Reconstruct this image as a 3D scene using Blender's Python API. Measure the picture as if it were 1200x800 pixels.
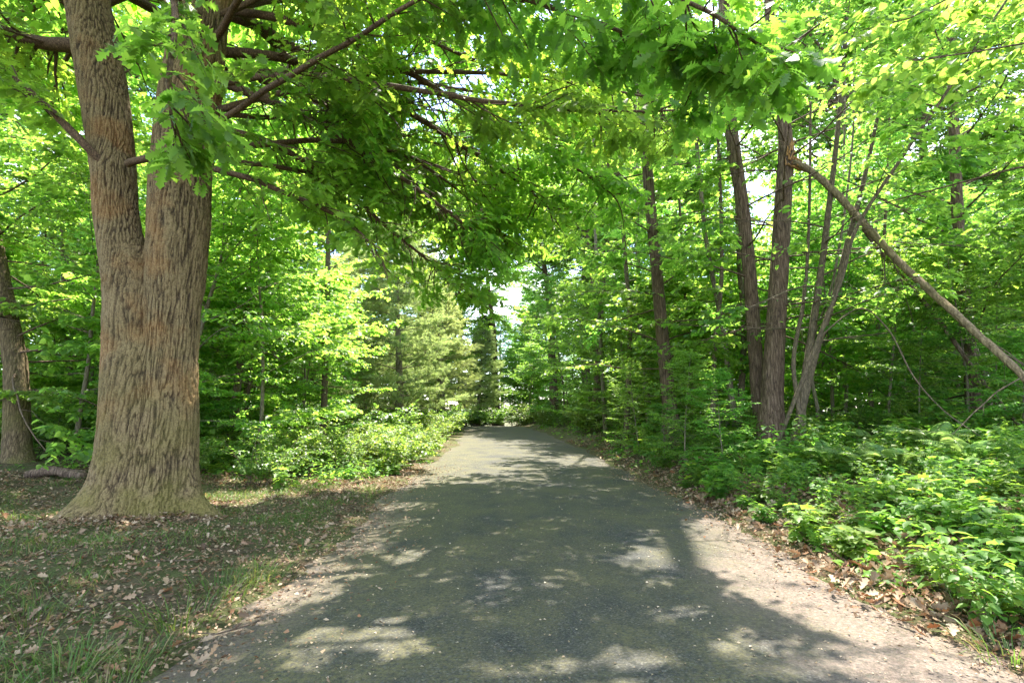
import bpy, math, random
import numpy as np

# ------------------------------------------------------------------ scene, camera, light
for o in list(bpy.data.objects):
    bpy.data.objects.remove(o)
scene = bpy.context.scene
COL = scene.collection
R = math.radians
PITCH = R(7.4)
CAM = np.array([0.0, 0.0, 1.4])
FPX = 600.0                                   # focal length in pixels of a 1200 px wide frame
cam_data = bpy.data.cameras.new('camera')
cam_data.sensor_width = 36.0
cam_data.lens = 36.0 * FPX / 1200.0
cam_data.clip_start = 0.05
cam_data.clip_end = 2000.0
cam = bpy.data.objects.new('camera', cam_data)
cam.location = CAM
cam.rotation_euler = (R(90) + PITCH, 0, 0)
COL.objects.link(cam)
scene.camera = cam

TO_SUN = np.array([0.10, 0.40, 0.90]); TO_SUN /= np.linalg.norm(TO_SUN)
SUN_EL = math.asin(TO_SUN[2]); SUN_ROT = math.atan2(TO_SUN[0], TO_SUN[1])
world = bpy.data.worlds.new('World'); scene.world = world; world.use_nodes = True
wn, wl = world.node_tree.nodes, world.node_tree.links
wn.clear()
sky = wn.new('ShaderNodeTexSky'); sky.sky_type = 'NISHITA'; sky.sun_disc = False
sky.sun_elevation = SUN_EL; sky.sun_rotation = SUN_ROT
sky.air_density = 1.0; sky.dust_density = 0.6; sky.ozone_density = 1.2
tc = wn.new('ShaderNodeTexCoord')
cmap = wn.new('ShaderNodeMapping'); cmap.inputs['Scale'].default_value = (1.0, 1.0, 2.2)
cn = wn.new('ShaderNodeTexNoise'); cn.inputs['Scale'].default_value = 3.2; cn.inputs['Detail'].default_value = 7; cn.inputs['Roughness'].default_value = 0.62
cr = wn.new('ShaderNodeValToRGB'); cr.color_ramp.elements[0].position = 0.44; cr.color_ramp.elements[1].position = 0.66
cmix = wn.new('ShaderNodeMix'); cmix.data_type = 'RGBA'; cmix.inputs[7].default_value = (6.2, 6.4, 6.8, 1)
bg = wn.new('ShaderNodeBackground'); bg.inputs['Strength'].default_value = 0.15
wo = wn.new('ShaderNodeOutputWorld')
wl.new(tc.outputs['Generated'], cmap.inputs['Vector']); wl.new(cmap.outputs['Vector'], cn.inputs['Vector'])
wl.new(cn.outputs['Fac'], cr.inputs['Fac']); wl.new(cr.outputs['Color'], cmix.inputs[0])
wl.new(sky.outputs['Color'], cmix.inputs[6]); wl.new(cmix.outputs[2], bg.inputs['Color'])
wl.new(bg.outputs['Background'], wo.inputs['Surface'])

sun_data = bpy.data.lights.new('sun', 'SUN'); sun_data.energy = 3.8; sun_data.angle = R(0.53)
sun_data.color = (1.0, 0.93, 0.82)
sun = bpy.data.objects.new('sun', sun_data)
sun.rotation_euler = (math.acos(TO_SUN[2]), 0, math.atan2(TO_SUN[0], -TO_SUN[1]))
sun.location = (0, 0, 40); COL.objects.link(sun)

vs = scene.view_settings
vs.view_transform = 'Standard'; vs.look = 'None'; vs.exposure = 2.52; vs.gamma = 1.0; vs.use_curve_mapping = False
cy = scene.cycles
cy.max_bounces = 14; cy.diffuse_bounces = 8; cy.glossy_bounces = 3; cy.transmission_bounces = 10; cy.transparent_max_bounces = 8
cy.caustics_reflective = False; cy.caustics_refractive = False
cy.use_denoising = True
cy.sample_clamp_indirect = 6.0

# ------------------------------------------------------------------ numeric helpers
rng = np.random.default_rng(7)
_perm = np.random.default_rng(3).permutation(512).astype(np.int64)
_grad = np.random.default_rng(4).normal(size=(512, 3)); _grad /= np.linalg.norm(_grad, axis=1, keepdims=True)

def noise3(P):
    P = np.asarray(P, float); I = np.floor(P).astype(np.int64); f = P - I
    u = f * f * f * (f * (f * 6 - 15) + 10)
    out = np.zeros(len(P))
    for dx in (0, 1):
        for dy in (0, 1):
            for dz in (0, 1):
                h = _perm[(_perm[(_perm[(I[:, 0] + dx) & 511] + I[:, 1] + dy) & 511] + I[:, 2] + dz) & 511]
                g = _grad[h]
                d = f - np.array([dx, dy, dz])
                w = (u[:, 0] if dx else 1 - u[:, 0]) * (u[:, 1] if dy else 1 - u[:, 1]) * (u[:, 2] if dz else 1 - u[:, 2])
                out += w * np.einsum('ij,ij->i', g, d)
    return out * 1.6

def fbm(P, octaves=4, gain=0.5):
    P = np.asarray(P, float); a, s, o = 1.0, 1.0, np.zeros(len(P))
    for k in range(octaves):
        o += a * noise3(P * s + 17.3 * k); a *= gain; s *= 2.03
    return o

def noise2(x, y, s, octaves=3):
    x, y = np.broadcast_arrays(np.asarray(x, float), np.asarray(y, float))
    return fbm(np.stack([x.ravel() * s, y.ravel() * s, np.full(x.size, 5.5)], 1), octaves).reshape(x.shape)

def smooth(x, a, b):
    t = np.clip((np.asarray(x, float) - a) / (b - a), 0, 1); return t * t * (3 - 2 * t)

def unit(v):
    return v / np.maximum(np.linalg.norm(v, axis=-1, keepdims=True), 1e-9)

_cf = np.array([0, math.cos(PITCH), math.sin(PITCH)]); _cu = np.array([0, -math.sin(PITCH), math.cos(PITCH)])
def at(px, py, Y):
    d = _cf + (px - 600) / FPX * np.array([1.0, 0, 0]) + (400 - py) / FPX * _cu
    return CAM + d * (Y / d[1])

def to_px(P):
    v = np.asarray(P, float) - CAM
    z = v @ _cf; z = np.where(z > 0.05, z, 0.05)
    return 600 + FPX * v[:, 0] / z, 400 - FPX * (v @ _cu) / z

# ------------------------------------------------------------------ terrain functions
def road_x(y):
    y = np.asarray(y, float)
    yy = np.maximum(y, 0)
    return 0.45 - 0.0011 * yy ** 2 - 0.00006 * np.maximum(y - 30, 0) ** 3

def road_half(y, side):
    y = np.asarray(y, float)
    return 2.35 + 0.26 * noise2(y, np.full_like(y, 11.0 * side), 0.45, 2) + 0.12 * noise2(y, np.full_like(y, 7.0 * side), 2.6, 3)

def edge_dist(x, y):
    """distance outside the asphalt edge (negative on the road)"""
    u = np.asarray(x, float) - road_x(y)
    side = np.where(u < 0, -1.0, 1.0)
    y = np.broadcast_to(np.asarray(y, float), u.shape)
    hl = road_half(y, -1.0); hr = road_half(y, 1.0)
    return np.abs(u) - np.where(side < 0, hl, hr), side

def base_h(x, y):
    a, side = edge_dist(x, y)
    a = np.clip(a, 0, 22)
    left = 0.035 * smooth(a, 0, 1.2) + 0.26 * smooth(a, 3.6, 8) + 0.006 * a
    right = 0.22 * smooth(a, 0.1, 1.2) + 0.45 * smooth(a, 0.8, 4.5) + 0.02 * a
    h = np.where(side < 0, left, right)
    h = h + .07 * np.exp(-((np.asarray(x, float) + 4.75) ** 2 + (np.asarray(y, float) - 6.7) ** 2) / 1.1)
    h = h - 0.0035 * np.clip(np.asarray(y, float) - 36, 0, 40) ** 2 * 0.6
    return h

def gh(x, y):
    x, y = np.broadcast_arrays(np.asarray(x, float), np.asarray(y, float))
    a, side = edge_dist(x, y)
    return base_h(x, y) + smooth(a, 0, 2.0) * (0.10 * noise2(x, y, 0.35, 3) + 0.05 * noise2(x, y, 1.3, 2)) + 0.012 * smooth(a, -0.1, 0.4) * noise2(x, y, 5.0, 2)

# sun patches of the photograph's road, laid out on the ground: the canopy keeps real gaps above them
PATCHES = [(850, 628, 75, 22), (905, 655, 80, 25), (790, 655, 62, 9), (980, 690, 75, 34), (1060, 725, 110, 42), (1130, 775, 150, 50),
           (905, 690, 40, 10), (870, 755, 14, 9), (930, 780, 40, 14), (800, 715, 18, 6), (650, 792, 22, 7), (745, 783, 36, 11), (700, 797, 22, 9), (600, 795, 20, 7),
           (437, 743, 24, 9), (380, 743, 24, 7), (350, 765, 16, 6), (470, 755, 14, 6), (425, 612, 55, 8), (470, 592, 45, 4), (395, 640, 62, 10), (360, 662, 60, 10),
           (345, 690, 34, 9), (300, 700, 46, 8), (410, 626, 40, 6), (350, 640, 36, 8), (320, 668, 40, 8), (265, 725, 26, 6), (470, 650, 10, 4), (285, 552, 45, 12), (265, 590, 25, 7), (330, 548, 40, 6),
           (25, 600, 40, 10), (20, 645, 20, 7), (130, 655, 24, 9), (95, 690, 22, 5), (140, 625, 14, 8), (230, 730, 16, 5), (590, 505, 60, 3), (570, 518, 40, 3),
           (1150, 650, 90, 25), (1080, 610, 70, 20), (1000, 540, 60, 14), (870, 570, 30, 6), (700, 540, 40, 4), (960, 575, 60, 14), (1120, 600, 110, 30), (1010, 620, 60, 10), (760, 520, 50, 6)]
def in_gap(P):
    """true where a leaf at P would shade one of the sun patches on the ground"""
    z = np.maximum(P[:, 2], 0)
    g = P - TO_SUN[None, :] * (z / TO_SUN[2])[:, None]
    g[:, 2] = np.where(P[:, 2] > 0, 0.02, P[:, 2])
    px, py = to_px(g)
    ok = g[:, 1] > 1.0
    n = .7 * noise2(g[:, 0], g[:, 1], 2.2, 2) + .8 * noise2(g[:, 0], g[:, 1], 7.5, 2)
    res = np.zeros(len(P), bool)
    for cx, cyy, a, b in PATCHES:
        gy = CAM[2] * FPX / max(cyy - 478, 8)
        res |= ((px - cx) / (a * 1.05 + .12 * FPX / gy)) ** 2 + ((py - cyy) / (b * 1.05 + .12 * FPX * CAM[2] / gy ** 2)) ** 2 < 1 + 0.8 * n
    return res & ok

# ------------------------------------------------------------------ mesh helpers
def build(name, V, Fs, mat, parent=None, smooth_shade=False, edge_attr=None):
    me = bpy.data.meshes.new(name)
    V = np.ascontiguousarray(V, dtype=np.float32)
    me.vertices.add(len(V)); me.vertices.foreach_set('co', V.ravel())
    loops = np.concatenate([np.asarray(F, np.int32).ravel() for F in Fs])
    tot = np.concatenate([np.full(len(F), F.shape[1], np.int32) for F in Fs])
    start = np.concatenate([[0], np.cumsum(tot)[:-1]]).astype(np.int32)
    me.loops.add(len(loops)); me.loops.foreach_set('vertex_index', loops)
    me.polygons.add(len(tot)); me.polygons.foreach_set('loop_start', start)
    if smooth_shade:
        me.polygons.foreach_set('use_smooth', np.ones(len(tot), bool))
    me.update(calc_edges=True)
    for k, v in (edge_attr or {}).items():
        at_ = me.attributes.new(k, 'FLOAT', 'POINT'); at_.data.foreach_set('value', np.asarray(v, np.float32))
    me.materials.append(mat)
    o = bpy.data.objects.new(name, me); COL.objects.link(o)
    if parent is not None:
        o.parent = parent
    return o

def tag(o, label=None, cat=None, group=None, kind=None):
    if label: o['label'] = label
    if cat: o['category'] = cat
    if group: o['group'] = group
    if kind: o['kind'] = kind
    return o

def thing(name, label, cat, loc=(0, 0, 0), rz=0.0, group=None, scale=1.0):
    o = bpy.data.objects.new(name, None); COL.objects.link(o)
    o.location = loc; o.rotation_euler = (0, 0, rz); o.scale = (scale,) * 3
    o.empty_display_size = 0.2
    return tag(o, label, cat, group)

def copy_tree(o, loc, rz, scale, label, group=None, parent=None):
    def rec(src, par):
        c = src.copy(); COL.objects.link(c)
        if par is not None: c.parent = par
        for ch in src.children: rec(ch, c)
        return c
    c = rec(o, None)
    c.location = loc; c.rotation_euler = (0, 0, rz); c.scale = scale if hasattr(scale, '__len__') else (scale,) * 3
    c['label'] = label
    if group: c['group'] = group
    return c

class Tubes:
    """collects swept tubes for one mesh"""
    def __init__(s): s.V, s.F, s.T, s.n = [], [], [], 0
    def add(s, pts, rad, sides=6, cap=True):
        pts = np.asarray(pts, float); rad = np.asarray(rad, float) * np.ones(len(pts))
        t = unit(np.gradient(pts, axis=0))
        main = unit((pts[-1] - pts[0])[None])[0]
        ref = np.array([1.0, 0, 0]) if abs(main[2]) > 0.6 else np.array([0, 0, 1.0])
        a = unit(np.cross(t, ref)); b = np.cross(t, a)
        th = np.arange(sides) * 2 * math.pi / sides
        ring = pts[:, None, :] + rad[:, None, None] * (np.cos(th)[None, :, None] * a[:, None, :] + np.sin(th)[None, :, None] * b[:, None, :])
        n = len(pts)
        i = np.arange(n - 1)[:, None] * sides; j = np.arange(sides)[None, :]; k = (j + 1) % sides
        f = np.stack([i + j, i + k, i + sides + k, i + sides + j], -1).reshape(-1, 4) + s.n
        s.V.append(ring.reshape(-1, 3)); s.F.append(f)
        base = s.n; s.n += n * sides
        if cap:
            s.V.append(pts[-1:] + t[-1:] * rad[-1]); c = s.n; s.n += 1
            o = base + (n - 1) * sides
            s.T.append(np.stack([o + j[0], o + k[0], np.full(sides, c)], -1))
        return s
    def sticks(s, S, D, L, r):
        """thin straight three sided twigs, all at once"""
        if len(S) == 0: return s
        a = unit(np.cross(D, np.array([0.3, 0.2, 1.0]))); b = np.cross(D, a)
        E = S + D * L[:, None]
        vs_ = []
        for q in range(3):
            o = math.cos(q * 2.0944) * a + math.sin(q * 2.0944) * b
            vs_.append(S + o * r)
        for q in range(3):
            o = math.cos(q * 2.0944) * a + math.sin(q * 2.0944) * b
            vs_.append(E + o * r * 0.35)
        V = np.stack(vs_, 1).reshape(-1, 3); m = np.arange(len(S))[:, None] * 6 + s.n
        for q in range(3):
            w = (q + 1) % 3
            s.F.append(m + np.array([[q, w, w + 3, q + 3]]))
        s.V.append(V); s.n += len(V)
        return s
    def make(s, name, mat, parent=None, disp=None):
        V = np.concatenate(s.V)
        if disp is not None: V = disp(V)
        Fs = [np.concatenate(s.F)] + ([np.concatenate(s.T)] if s.T else [])
        return build(name, V, Fs, mat, parent, True)

def resample(ctrl, n):
    """smooth curve (Catmull-Rom) through control rows of any width"""
    c = np.asarray(ctrl, float); m = len(c)
    u = np.linspace(0, m - 1, n); i = np.clip(u.astype(int), 0, m - 2); f = (u - i)[:, None]
    p0 = c[np.maximum(i - 1, 0)]; p1 = c[i]; p2 = c[i + 1]; p3 = c[np.minimum(i + 2, m - 1)]
    return 0.5 * (2 * p1 + (p2 - p0) * f + (2 * p0 - 5 * p1 + 4 * p2 - p3) * f ** 2 + (3 * p1 - p0 - 3 * p2 + p3) * f ** 3)

# ---- leaf templates: x across, y along, z up
def strip_leaf(rows, fold=0.25, curl=0.25):
    V = []
    for t, w, lead in rows:
        zc = -curl * t * t
        V += [(-w, t + lead, zc + fold * w), (0, t, zc), (w, t + lead, zc + fold * w)]
    n = len(rows); F = []
    for i in range(n - 1):
        a = 3 * i; F += [(a, a + 1, a + 4, a + 3), (a + 1, a + 2, a + 5, a + 4)]
    return np.array(V, float), np.array(F)
OAK = strip_leaf([(0, .012, 0), (.14, .05, 0), (.24, .20, .05), (.33, .09, 0), (.44, .31, .07), (.52, .11, 0), (.64, .34, .07), (.73, .13, 0), (.83, .22, .06), (.91, .12, .01), (1, .03, 0)], .22, .22)
DEAD = strip_leaf([(0, .015, 0), (.2, .2, .04), (.33, .1, 0), (.48, .32, .05), (.6, .14, 0), (.75, .28, .05), (.87, .13, 0), (1, .03, 0)], .75, -.45)
OVAL = strip_leaf([(0, .02, 0), (.3, .33, .0), (.66, .30, .02), (1, .015, 0)], .28, .30)
MAPLE = strip_leaf([(0, .03, 0), (.10, .34, -.10), (.26, .22, .06), (.40, .50, .16), (.56, .20, .02), (.74, .20, .10), (1, .02, 0)], .16, .22)
DIAMOND = (np.array([(0, 0, 0), (-.36, .45, .08), (0, 1, -.2), (.36, .45, .08)], float), np.array([(0, 3, 2), (0, 2, 1)]))
def needle_tuft():
    V, F = [], []
    r = np.random.default_rng(2)
    for k in range(11):
        d = unit(np.array([[r.normal() * .75, 1.0, r.normal() * .55 + .1]]))[0] * r.uniform(.7, 1.0)
        s = unit(np.cross(d, r.normal(size=3))[None])[0] * .045
        n = len(V); V += [s * .6, -s * .6, d]; F.append((n, n + 1, n + 2))
    return np.array(V), np.array(F)
TUFT = needle_tuft()
BLADE = (np.array([(-.016, 0, 0), (.016, 0, 0), (-.014, .36, .03), (.014, .36, .03), (-.009, .68, -.06), (.009, .68, -.06), (0, .9, -.32), (.002, .9, -.32)], float), np.array([(0, 1, 3, 2), (2, 3, 5, 4), (4, 5, 7, 6)]))

def leaf_geo(tm, P, D, N, S, W=None):
    tv, tf = tm
    D = unit(D); X = unit(np.cross(D, N)); Z = np.cross(X, D)
    W = np.ones(len(P)) if W is None else W
    V = P[:, None, :] + S[:, None, None] * ((tv[None, :, 0] * W[:, None])[..., None] * X[:, None, :] + tv[None, :, 1, None] * D[:, None, :] + tv[None, :, 2, None] * Z[:, None, :])
    F = tf[None] + (np.arange(len(P)) * len(tv))[:, None, None]
    return V.reshape(-1, 3), F.reshape(-1, tf.shape[1])

def leaves(name, tm, P, D, N, S, mat, parent=None, rg=None):
    rg = rg or rng
    V, F = leaf_geo(tm, P, D, N, S, rg.uniform(.75, 1.2, len(P)))
    return build(name, V, [F], mat, parent)

def twig_leaves(rg, S, D, L, k, size, tilt=0.45, droop=0.25, spread=1.0, tipy=0.0):
    """k leaves along each twig, set alternately left and right of it"""
    n = len(S)
    s = (np.arange(k)[None, :] + rg.uniform(0, 1, (n, k))) / k
    s = 1 - (1 - s) ** (1 + tipy)
    P = S[:, None, :] + D[:, None, :] * (L[:, None] * s)[..., None]
    side = unit(np.cross(D, np.array([0, 0, 1.0])) + 1e-4)
    sg = np.where((np.arange(k)[None, :] + rg.integers(0, 2, (n, 1))) % 2 == 0, 1.0, -1.0) * rg.uniform(.5, 1.1, (n, k)) * spread
    LD = D[:, None, :] * rg.uniform(.3, 1.0, (n, k))[..., None] + side[:, None, :] * sg[..., None]
    LD[..., 2] += rg.normal(0, .22, (n, k)) - droop
    N = np.zeros((n, k, 3)); N[..., 2] = 1; N[..., :] += rg.normal(0, tilt, (n, k, 3))
    SZ = size * rg.uniform(.6, 1.25, (n, k))
    return P.reshape(-1, 3), unit(LD.reshape(-1, 3)), unit(N.reshape(-1, 3)), SZ.ravel()

def wander(rg, p, d, L, n, wob, rise):
    """a polyline of n points that drifts; rise bends it up (or down)"""
    pts = [np.array(p, float)]; d = np.array(d, float); st = L / (n - 1)
    for i in range(n - 1):
        d = d + rg.normal(0, wob, 3); d[2] += rise / (n - 1); d /= np.linalg.norm(d)
        pts.append(pts[-1] + d * st)
    return np.array(pts)

def spray(rg, poly, r0, nb, bl, nt, tl, tubes, flat=0.5, droop=0.0, start=.2, bsides=4, sticks=True):
    """branchlets and twigs on one limb; returns the twigs"""
    S, D, L = [], [], []
    n = len(poly)
    def sub(pl, rr, cnt, length, lo):
        m = len(pl)
        for q in range(cnt):
            u = lo + (1 - lo) * (q + rg.uniform(0, 1)) / cnt
            i = min(int(u * (m - 1)), m - 2); f = u * (m - 1) - i
            p = pl[i] * (1 - f) + pl[i + 1] * f; t = unit((pl[i + 1] - pl[i])[None])[0]
            side = np.cross(t, [0, 0, 1.0]); side /= max(np.linalg.norm(side), 1e-3)
            d = t * rg.uniform(.35, .9) + side * rg.choice([-1, 1]) * rg.uniform(.5, 1.0) + rg.normal(0, .35 * (1 - flat), 3)
            d[2] = d[2] * (1 - .6 * flat) - droop
            yield p, d / np.linalg.norm(d), length * rg.uniform(.55, 1.2) * (1.15 - .55 * u)
    bls = [poly[int(.4 * n):]]
    for p, d, l in sub(poly, r0, nb, bl, start):
        b = wander(rg, p, d, l, 5, .14, -.1 * droop)
        tubes.add(b, np.linspace(r0 * .32, r0 * .1, 5) + .0015, bsides); bls.append(b)
    for b in bls:
        for p, d, l in sub(b, r0, nt, tl, .12):
            S.append(p); D.append(d); L.append(l)
        t = unit((b[-1] - b[-2])[None])[0]; S.append(b[-1]); D.append(t); L.append(tl * .7)
    S, D, L = np.array(S), np.array(D), np.array(L)
    if sticks: tubes.sticks(S, D, L, max(.0025, r0 * .05))
    return S, D, L

# ------------------------------------------------------------------ materials
def new_mat(name):
    m = bpy.data.materials.new(name); m.use_nodes = True
    m.node_tree.nodes.clear()
    return m, m.node_tree.nodes, m.node_tree.links

def ramp(nodes, stops):
    r = nodes.new('ShaderNodeValToRGB'); e = r.color_ramp.elements
    while len(e) < len(stops): e.new(.5)
    for q, (p, c) in zip(e, stops):
        q.position = p; q.color = (*c, 1) if len(c) == 3 else c
    return r

def leaf_mat(name, cols, trans, tfac=.5, rough=.45, objvar=.10, spec=.4):
    m, n, l = new_mat(name)
    geo = n.new('ShaderNodeNewGeometry'); oi = n.new('ShaderNodeObjectInfo')
    rp = ramp(n, [(i / (len(cols) - 1), c) for i, c in enumerate(cols)])
    l.new(geo.outputs['Random Per Island'], rp.inputs['Fac'])
    hs = n.new('ShaderNodeHueSaturation')
    for src, inp, lo, hi in ((oi.outputs['Random'], 'Hue', .5 - objvar * .18, .5 + objvar * .18), (oi.outputs['Random'], 'Value', 1 - objvar * 1.5, 1 + objvar * 2)):
        mr = n.new('ShaderNodeMapRange'); mr.inputs['To Min'].default_value = lo; mr.inputs['To Max'].default_value = hi
        if inp == 'Value':
            mu = n.new('ShaderNodeMath'); mu.operation = 'FRACT'; m2 = n.new('ShaderNodeMath'); m2.operation = 'MULTIPLY'; m2.inputs[1].default_value = 7.31
            l.new(src, m2.inputs[0]); l.new(m2.outputs[0], mu.inputs[0]); src = mu.outputs[0]
        l.new(src, mr.inputs['Value']); l.new(mr.outputs['Result'], hs.inputs[inp])
    l.new(rp.outputs['Color'], hs.inputs['Color'])
    pb = n.new('ShaderNodeBsdfPrincipled'); pb.inputs['Roughness'].default_value = rough; pb.inputs['Specular IOR Level'].default_value = spec
    l.new(hs.outputs['Color'], pb.inputs['Base Color'])
    tl = n.new('ShaderNodeBsdfTranslucent')
    mx = n.new('ShaderNodeMix'); mx.data_type = 'RGBA'; mx.blend_type = 'MULTIPLY'; mx.inputs[0].default_value = 1.0; mx.inputs[7].default_value = (*trans, 1)
    l.new(hs.outputs['Color'], mx.inputs[6]); l.new(mx.outputs[2], tl.inputs['Color'])
    mix = n.new('ShaderNodeMixShader'); mix.inputs[0].default_value = tfac
    l.new(pb.outputs[0], mix.inputs[1]); l.new(tl.outputs[0], mix.inputs[2])
    out = n.new('ShaderNodeOutputMaterial'); l.new(mix.outputs[0], out.inputs['Surface'])
    return m

M = {}
M['oak_leaf'] = leaf_mat('oak_leaf', [(.058, .115, .024), (.08, .15, .03), (.115, .19, .036)], (4.7, 4.3, 2.2), .58)
M['maple_leaf'] = leaf_mat('maple_leaf', [(.052, .118, .028), (.075, .15, .034), (.115, .195, .045)], (4.7, 4.2, 2.4), .58)
M['canopy_leaf'] = leaf_mat('canopy_leaf', [(.052, .11, .028), (.074, .14, .034), (.105, .18, .045)], (4.6, 4.2, 2.4), .58)
M['plant_leaf'] = leaf_mat('plant_leaf', [(.05, .12, .018), (.085, .18, .028), (.15, .24, .04)], (3.6, 3.1, 2.2), .48, .5, spec=.35)
M['bush_leaf'] = leaf_mat('bush_leaf', [(.055, .12, .022), (.085, .16, .03), (.14, .21, .05)], (3.8, 3.2, 2.2), .5, .38, spec=.5)
M['pine_needle'] = leaf_mat('pine_needle', [(.16, .21, .09), (.22, .265, .115), (.29, .32, .155)], (3.2, 3.2, 2.2), .4, .5)
M['spruce_needle'] = leaf_mat('spruce_needle', [(.035, .07, .042), (.06, .10, .055)], (1.5, 1.5, 1.2), .2, .6)
M['grass_blade'] = leaf_mat('grass_blade', [(.22, .17, .08), (.05, .095, .018), (.06, .12, .02), (.075, .14, .025), (.12, .16, .04)], (2.4, 2.2, 1.6), .4)
M['fern_leaf'] = leaf_mat('fern_leaf', [(.09, .17, .045), (.13, .22, .07)], (3.2, 2.8, 2.2), .45, .35)
M['dead_leaf'] = leaf_mat('dead_leaf', [(.07, .043, .025), (.14, .092, .05), (.22, .155, .092), (.35, .27, .18), (.20, .09, .035)], (1.1, .8, .6), .15, .6, spec=.25)

def bark_mat(name, ridge, mid, dark, scale=9.0, zs=.16, bump=.5, moss=None, stain=None, dist=.03, attr=False):
    m, n, l = new_mat(name)
    tc_ = n.new('ShaderNodeTexCoord'); mp = n.new('ShaderNodeMapping'); mp.inputs['Scale'].default_value = (scale, scale, scale * zs)
    l.new(tc_.outputs['Object'], mp.inputs['Vector'])
    no = n.new('ShaderNodeTexNoise'); no.inputs['Scale'].default_value = 1.6; no.inputs['Detail'].default_value = 8; no.inputs['Roughness'].default_value = .68; no.inputs['Distortion'].default_value = .6
    vo = n.new('ShaderNodeTexVoronoi'); vo.feature = 'DISTANCE_TO_EDGE'; vo.inputs['Scale'].default_value = 1.3
    nw = n.new('ShaderNodeVectorMath'); nw.operation = 'MULTIPLY_ADD'; nw.inputs[1].default_value = (.9, .9, .9)
    n2 = n.new('ShaderNodeTexNoise'); n2.inputs['Scale'].default_value = 1.1; n2.inputs['Detail'].default_value = 4
    l.new(mp.outputs[0], n2.inputs['Vector']); l.new(n2.outputs['Color'], nw.inputs[0]); l.new(mp.outputs[0], nw.inputs[2])
    l.new(mp.outputs[0], no.inputs['Vector']); l.new(nw.outputs[0], vo.inputs['Vector'])
    ml = n.new('ShaderNodeMath'); ml.operation = 'MULTIPLY_ADD'; ml.inputs[1].default_value = .9; ml.inputs[2].default_value = 0
    l.new(vo.outputs['Distance'], ml.inputs[0])
    ad = n.new('ShaderNodeMath'); ad.operation = 'MULTIPLY_ADD'; ad.inputs[1].default_value = .75
    l.new(no.outputs['Fac'], ad.inputs[0]); l.new(ml.outputs[0], ad.inputs[2])
    rp = ramp(n, [(.28, dark), (.47, mid), (.72, ridge)])
    if attr:                                    # ridge height measured on the modelled bark: plates are paler than the cracks between
        fa = n.new('ShaderNodeAttribute'); fa.attribute_name = 'ridge'
        s1 = n.new('ShaderNodeMath'); s1.operation = 'MULTIPLY_ADD'; s1.inputs[1].default_value = .45; l.new(ad.outputs[0], s1.inputs[0])
        s2 = n.new('ShaderNodeMath'); s2.operation = 'MULTIPLY_ADD'; s2.inputs[1].default_value = .42; s2.inputs[2].default_value = .10; l.new(fa.outputs['Fac'], s2.inputs[0])
        l.new(s2.outputs[0], s1.inputs[2]); l.new(s1.outputs[0], rp.inputs['Fac'])
    else:
        l.new(ad.outputs[0], rp.inputs['Fac'])
    col = rp.outputs['Color']
    for spec_ in (moss, stain):
        if not spec_: continue
        c, sc, lo, hi, z0, z1, amt = spec_
        mn = n.new('ShaderNodeTexNoise'); mn.inputs['Scale'].default_value = sc; mn.inputs['Detail'].default_value = 4
        l.new(tc_.outputs['Object'], mn.inputs['Vector'])
        mr = n.new('ShaderNodeMapRange'); mr.inputs['From Min'].default_value = lo; mr.inputs['From Max'].default_value = hi; mr.inputs['To Max'].default_value = amt
        l.new(mn.outputs['Fac'], mr.inputs['Value'])
        sx = n.new('ShaderNodeSeparateXYZ'); l.new(tc_.outputs['Object'], sx.inputs[0])
        mz = n.new('ShaderNodeMapRange'); mz.inputs['From Min'].default_value = z0; mz.inputs['From Max'].default_value = z1
        l.new(sx.outputs['Z'], mz.inputs['Value'])
        mm = n.new('ShaderNodeMath'); mm.operation = 'MULTIPLY'; l.new(mr.outputs['Result'], mm.inputs[0]); l.new(mz.outputs['Result'], mm.inputs[1])
        mx = n.new('ShaderNodeMix'); mx.data_type = 'RGBA'; mx.blend_type = 'MIX'; mx.inputs[7].default_value = (*c, 1)
        l.new(mm.outputs[0], mx.inputs[0]); l.new(col, mx.inputs[6]); col = mx.outputs[2]
    fn = n.new('ShaderNodeTexNoise'); fn.inputs['Scale'].default_value = 60; fn.inputs['Detail'].default_value = 5; l.new(tc_.outputs['Object'], fn.inputs['Vector'])
    fm = n.new('ShaderNodeMapRange'); fm.inputs['From Min'].default_value = .3; fm.inputs['From Max'].default_value = .7; fm.inputs['To Min'].default_value = .65; fm.inputs['To Max'].default_value = 1.3
    l.new(fn.outputs['Fac'], fm.inputs['Value'])
    vm = n.new('ShaderNodeVectorMath'); vm.operation = 'SCALE'; l.new(col, vm.inputs[0]); l.new(fm.outputs['Result'], vm.inputs['Scale'])
    pb = n.new('ShaderNodeBsdfPrincipled'); pb.inputs['Roughness'].default_value = .85; pb.inputs['Specular IOR Level'].default_value = .2
    l.new(vm.outputs[0], pb.inputs['Base Color'])
    bp = n.new('ShaderNodeBump'); bp.inputs['Strength'].default_value = bump; bp.inputs['Distance'].default_value = dist
    l.new(ad.outputs[0], bp.inputs['Height']); l.new(bp.outputs[0], pb.inputs['Normal'])
    out = n.new('ShaderNodeOutputMaterial'); l.new(pb.outputs[0], out.inputs['Surface'])
    return m

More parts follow.
